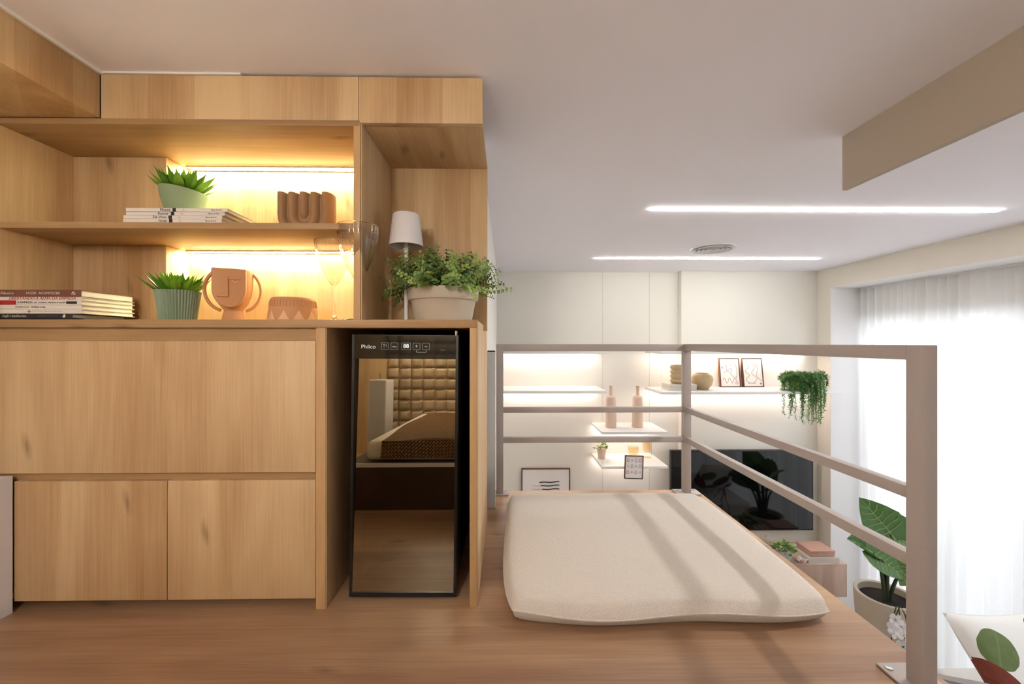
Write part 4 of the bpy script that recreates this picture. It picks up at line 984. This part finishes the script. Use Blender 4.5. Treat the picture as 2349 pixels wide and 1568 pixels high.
for i in range(78):
    az = rd.uniform(PI * 0.95, PI * 2.05) if i % 6 > 1 else rd.uniform(0, 2 * PI)
    inst('frond', FR[i % 6], fn, (ex + rd.uniform(-0.06, 0.06), ey + rd.uniform(-0.04, 0.02), ez + 0.085), (0, 0, az), (rd.uniform(0.7, 1.35), 1, rd.uniform(0.6, 1.1)))

# ------------------------------------------------------------------ television, bench and what stands on it
tv = thing('television', 'large flat black television hung on the far wall', 'television', (1.9797, 3.44, -1.57))
part('body', B().box(1.3807, 2.5820, 3.40, 3.440, -1.568, -0.896), BLACKM, tv, bevel=0.003)
part('screen', B().box(1.3888, 2.5738, 3.3985, 3.4005, -1.556, -0.904), plain('tv_screen', (6, 7, 9), 0.04, var=0.05), tv)
be = thing('tv_bench', 'wall-hung pale pink oak bench under the television', 'bench', (1.9, 3.27, -1.94))
part('body', B().box(1.2066, 2.6065, 3.09, 3.443, -1.937, -1.689), PINKWOOD, be, bevel=0.001)
part('top_board', B().box(1.2066, 2.6065, 3.088, 3.443, -1.689, -1.687), PINKWOOD, be)
for x in (1.6, 2.0693): part('door_joint', B().box(x, x + 0.003, 3.0885, 3.09, -1.935, -1.69), FRAMEDK, be)
bC = book(2.3243, 2.5646, 3.11, 3.33, -1.687, -1.648, BOOKW, 'thick white book under the salmon box on the bench', None)
sb = thing('storage_box', 'flat salmon linen box lying on a white book', 'box', (2.4449, 3.2, -1.648))
part('box_base', B().box(2.3519, 2.5390, 3.122, 3.28, -1.648, -1.617), SALMON, sb, bevel=0.001)
part('lid', B().box(2.3499, 2.5410, 3.120, 3.282, -1.617, -1.600), SALMON, sb, bevel=0.001)
small_plant(2.1611, 3.15, -1.687, 0.058, 0.042, 0.09, 'compact bright green plant in a pale pot on the bench', GREYP, 110, 0.018, 0.066, 0.07, 4)
cn = thing('shell_ornament', 'white folded ceramic ornament on the bench beside the book', 'ornament', (2.2855, 3.13, -1.687))
part('fold', B().grid(lambda u, v: (2.2855 + 0.040 * (u - 0.5) * 2, 3.13 + 0.03 * (v - 0.5) * 2, -1.685 + 0.018 + 0.014 * math.sin(u * 9) * math.cos(v * 3)), 20, 8), PETAL, cn, smooth=True)
part('stand', B().lathe(2.2855, 3.13, [(0.03, -1.6868), (0.024, -1.668)], 18), SALMON, cn)
for x, y, lb in ((2.0388, 3.17, 'clear glass vessel near the bench edge beside the green plant'), (2.0744, 3.27, 'clear glass vessel set back on the bench under the television')):
    t = thing('carafe', lb, 'glass', (x, y, -1.687), 'clear glass vessels on the bench')
    part('vessel', B().lathe(x, y, [(0.03, -1.6868), (0.032, -1.66), (0.030, -1.60), (0.022, -1.585), (0.02, -1.56), (0.026, -1.545)], 28, cap1=False), GLASS, t, smooth=True)
    part('collar', B().tube([(x + 0.026 * math.cos(2 * PI * k / 24), y + 0.026 * math.sin(2 * PI * k / 24), -1.545) for k in range(25)], 0.001, 5, cap=False), GLASS, t)

# ------------------------------------------------------------------ large potted alocasia
ax_, ay_ = 2.58, 2.74; pz = -1.70
al = thing('potted_alocasia', 'tall alocasia with broad veined leaves in a big beige planter by the curtain', 'plant', (ax_, ay_, FL))
part('planter', B().lathe(ax_, ay_, [(0.105, FL + 0.0003), (0.115, FL + 0.03), (0.155, FL + 0.36), (0.172, FL + 0.60), (0.174, pz), (0.168, pz + 0.004), (0.150, pz), (0.145, pz - 0.05), (0.0, pz - 0.05)], 48, cap1=False), STONEPOT, al, smooth=True, angle=45)
part('soil', B().lathe(ax_, ay_, [(0.147, pz - 0.04), (0.0, pz - 0.03)], 30, cap0=False, cap1=False), SOIL, al)
def aloc_leaf():
    """heart/arrow blade, tip at +y, stem joint at the origin"""
    b = B(); nu, nv = 9, 15
    def f(u, v):
        a = 2 * u - 1; t = v
        w = 0.44 * (math.sin(PI * (0.12 + 0.88 * t) ** 0.85)) ** 0.8 * (1 + 0.06 * math.cos(t * 42)); w = max(w, 0.004)
        if t < 0.18: w *= 0.75 + 1.4 * t
        y = -0.22 + 1.22 * t - 0.10 * abs(a) ** 2 * (1 - t)
        z = -0.22 * t * t + 0.10 * abs(a) * w * 2.2 + 0.025 * math.cos(t * 42) * abs(a)
        return (a * w, y, z)
    b.grid(f, nu, nv); me = mesh_of(b, 'leaf', smooth=True, angle=80); me.materials.append(LEAFBIG)
    v_ = B(); up = 0.006
    sp_ = [f(0.5, k / 12) for k in range(13)]
    v_.tube([(x, y, z + up) for x, y, z in sp_], [0.014 * (1 - 0.8 * k / 12) for k in range(13)], 5)
    for k in range(1, 7):
        t0 = 0.12 + 0.11 * k
        for sgn in (-1, 1):
            pts = [f(0.5 + sgn * 0.46 * q, min(1, t0 + 0.16 * q)) for q in (0, 0.35, 0.7, 1.0)]
            v_.tube([(x, y, z + up) for x, y, z in pts], [0.007, 0.006, 0.005, 0.002], 4)
    mv = mesh_of(v_, 'vein', smooth=True); mv.materials.append(VEIN)
    return me, mv
ALF, ALV = aloc_leaf()
def aloc(px, py, pzz, tip, nrm):
    d = Vector(tip) - Vector((px, py, pzz)); s = d.length; yv = d.normalized(); n_ = Vector(nrm); zv = (n_ - yv * n_.dot(yv)).normalized(); xv = yv.cross(zv)
    M_ = Matrix((xv, yv, zv)).transposed()
    lf = inst('leaf', ALF, al, (px, py, pzz), M_.to_euler(), s)
    vn = bpy.data.objects.new('vein', ALV); COL.objects.link(vn); vn.parent = lf
    base = Vector((ax_ + (px - ax_) * 0.12, ay_ + (py - ay_) * 0.12, pz - 0.04)); tip = Vector((px, py, pzz))
    mid = base.lerp(tip, 0.55) + Vector(((ax_ - px) * 0.25, (ay_ - py) * 0.25, 0.10))
    pts = [(1 - t) ** 2 * base + 2 * t * (1 - t) * mid + t * t * tip for t in [k / 12 for k in range(13)]]
    part('stem', B().tube(pts, [0.013 - 0.008 * k / 12 for k in range(13)], 8), STEMG, al, smooth=True)
CAMN = (-0.62, -0.62, 0.5)
LEAVES = [((2.575, 2.70, -1.275), (2.375, 2.66, -1.055), CAMN), ((2.55, 2.76, -1.22), (2.74, 2.66, -1.36), (-0.3, -0.55, 0.75)), ((2.46, 2.70, -1.385), (2.29, 2.66, -1.265), (0.2, -0.5, 0.8)),
          ((2.40, 2.64, -1.37), (2.56, 2.56, -1.485), (-0.1, -0.7, 0.6)), ((2.52, 2.66, -1.385), (2.60, 2.58, -1.53), (-0.5, -0.8, 0.3)), ((2.72, 2.68, -1.48), (2.56, 2.60, -1.54), (-0.1, -0.6, 0.8)), ((2.60, 2.80, -1.34), (2.75, 2.74, -1.24), CAMN)]
for lf in LEAVES: aloc(*lf[0], lf[1], lf[2])

# ------------------------------------------------------------------ side table and orchid
tb = thing('side_table', 'small round white side table between sofa and planter', 'table', (2.33, 2.44, FL))
part('table_top', B().lathe(2.33, 2.44, [(0.13, FL + 0.355), (0.135, FL + 0.36), (0.135, FL + 0.37), (0.13, FL + 0.375)], 40), WHITE_LAQ, tb, smooth=True)
part('column', B().lathe(2.33, 2.44, [(0.02, FL + 0.02), (0.018, FL + 0.355)], 20), WHITE_LAQ, tb, smooth=True)
part('foot_disc', B().lathe(2.33, 2.44, [(0.11, FL + 0.0003), (0.11, FL + 0.012), (0.02, FL + 0.02)], 32), WHITE_LAQ, tb, smooth=True)
oz = FL + 0.375
oc = thing('orchid', 'white orchid with two arching flower stems on the side table', 'plant', (2.35, 2.44, oz))
part('pot', B().lathe(2.35, 2.44, [(0.04, oz + 0.0003), (0.05, oz + 0.09), (0.046, oz + 0.09), (0.0, oz + 0.08)], 28, cap1=False), WHITE_SAT, oc, smooth=True, angle=40)
olf = B()
olf.grid(lambda u, v: ((2 * u - 1) * 0.025 * math.sin(PI * (0.1 + 0.88 * v)), 0.14 * v, 0.05 * math.sin(v * 2.2) - 0.02 * v + 0.008 * abs(2 * u - 1)), 5, 9)
OLF = mesh_of(olf, 'leaf', smooth=True, angle=80); OLF.materials.append(plain('orchid_leaf', (70, 116, 58), 0.4, var=0.15, trans=0.15))
for az in (20, 80, 150, 215, 290): inst('leaf', OLF, oc, (2.35, 2.44, oz + 0.085), (0, 0, R(az)), 1.0)
for k, pts in enumerate(([(2.35, 2.44, oz + 0.08), (2.30, 2.43, oz + 0.2), (2.31, 2.42, oz + 0.33), (2.335, 2.41, oz + 0.41), (2.355, 2.40, oz + 0.36), (2.365, 2.39, oz + 0.27)],
                         [(2.36, 2.44, oz + 0.08), (2.385, 2.43, oz + 0.18), (2.345, 2.42, oz + 0.32), (2.325, 2.41, oz + 0.40), (2.300, 2.40, oz + 0.41), (2.275, 2.39, oz + 0.36)])):
    part('stem', B().tube(pts, 0.0035, 6), STEMG, oc, smooth=True)
pe = B()
for k in range(5):
    a = R(90 + 72 * k); wd = 0.02 if k in (1, 4) else 0.013; ca, sa = math.cos(a), math.sin(a)
    vs = []
    for (u, w) in ((0.1, 0), (0.5, -0.85), (0.85, -0.8), (1.05, 0), (0.85, 0.8), (0.5, 0.85)):
        rx, rz = 0.036 * u, w * wd; vs.append((rx * ca - rz * sa, -0.006 - 0.01 * u * u, rx * sa + rz * ca))
    pe.add(vs, [tuple(range(6))])
FLW = mesh_of(pe, 'flower'); FLW.materials.append(PETAL)
for (x, y, z, r) in ((2.262, 2.375, 0.30, 0.2), (2.285, 2.385, 0.265, -0.3), (2.275, 2.38, 0.345, 0.6), (2.355, 2.375, 0.29, 0.1), (2.375, 2.375, 0.245, -0.4), (2.33, 2.375, 0.255, 0.5), (2.37, 2.37, 0.20, 0.0), (2.315, 2.375, 0.19, 0.3)):
    inst('flower', FLW, oc, (x, y, oz + z), (R(-30), r, R(-38)), 1.0)
oc.location.x += 0.02

# ------------------------------------------------------------------ sofa and pillows
sf = thing('sofa', 'off-white fabric sofa below the loft facing the television', 'sofa', (1.85, 1.9, FL))
part('base', B().box(0.95, 2.76, 1.52, 2.22, FL + 0.05, FL + 0.26), SOFAW, sf, bevel=0.02)
for xa, xb in ((1.15, 1.75), (1.75, 2.36)):
    part('seat_cushion', B().box(xa + 0.003, xb - 0.003, 1.72, 2.24, FL + 0.26, FL + 0.43), SOFAW, sf, bevel=0.04, seg=4)
    part('back_cushion', B().box(xa + 0.003, xb - 0.003, 1.60, 1.74, FL + 0.40, FL + 0.74), SOFAW, sf, bevel=0.05, seg=4)
part('backrest', B().box(0.95, 2.76, 1.50, 1.60, FL + 0.26, FL + 0.70), SOFAW, sf, bevel=0.03)
part('armrest', B().box(2.36, 2.76, 1.60, 2.24, FL + 0.26, FL + 0.56), SOFAW, sf, bevel=0.03, seg=4)
part('armrest', B().box(0.95, 1.15, 1.60, 2.24, FL + 0.26, FL + 0.58), SOFAW, sf, bevel=0.03, seg=4)
for x in (1.0, 2.7):
    for y in (1.56, 2.18): part('foot', B().lathe(x, y, [(0.02, FL + 0.0003), (0.025, FL + 0.05)], 14), FRAMEBR, sf)
def pillow(name, label, mat, c, s, th, rot):
    b = B()
    for sg in (-1, 1):
        def f(u, v):
            a, d = 2 * u - 1, 2 * v - 1
            k = 1 - 0.07 * (1 - abs(a) ** 2) * abs(d) ** 6 - 0.07 * (1 - abs(d) ** 2) * abs(a) ** 6
            e = max(0, (1 - a ** 4) * (1 - d ** 4)) ** 0.6
            return (a * s * k, sg * th * e, d * s * k)
        b.grid(f, 26, 26)
    t = thing(name, label, 'pillow', c, 'pillows on the sofa'); t.rotation_euler = [R(q) for q in rot]; BASE[t] = Vector((0, 0, 0))
    part('cover', b, mat, t, smooth=True, angle=80)
    part('piping', B().tube([(q[0] * s * 0.985, 0, q[1] * s * 0.985) for q in [(-1, -1), (0, -0.94), (1, -1), (0.94, 0), (1, 1), (0, 0.94), (-1, 1), (-0.94, 0), (-1, -1)]], 0.003, 5), mat, t, smooth=True)
    return t
pillow('throw_pillow', 'white pillow printed with green, rust and plum leaves on the sofa', LEAFCLOTH, (2.52, 1.93, -1.585), 0.25, 0.07, (-42, 0, 0))
pillow('throw_pillow', 'dark brown pillow on the sofa', PILLOWBR, (1.55, 1.86, -1.695), 0.21, 0.06, (22, 0, 6))
pillow('throw_pillow', 'plain grey pillow on the sofa', PILLOWGR, (2.05, 1.88, -1.70), 0.21, 0.06, (24, 6, -8))

# ------------------------------------------------------------------ sheer curtain
cur = thing('curtain', 'floor-length sheer white pleated curtain across the window', 'curtain', (2.87, 1.8, FL))
def cf(u, v):
    y = 0.26 + 3.035 * u; ph = 2 * PI * 50 * u + 2.4 * math.sin(u * 21) + 1.1 * math.sin(u * 57)
    amp = 0.030 * (0.75 + 0.4 * math.sin(u * 33) + 0.2 * math.sin(u * 91)) * (1 - 0.15 * v)
    return (2.905 + amp * math.sin(ph) + 0.012 * math.sin(u * 12 + 2 * (1 - v)), y + 0.006 * math.cos(ph) , FL + 0.01 + (0.438 - FL - 0.01) * v)
part('fabric', B().grid(cf, 1200, 8), SHEER, cur, smooth=True, angle=180)
part('track', B().box(2.885, 2.925, 0.26, 3.29, 0.438, 0.4510), WHITE_SAT, cur)
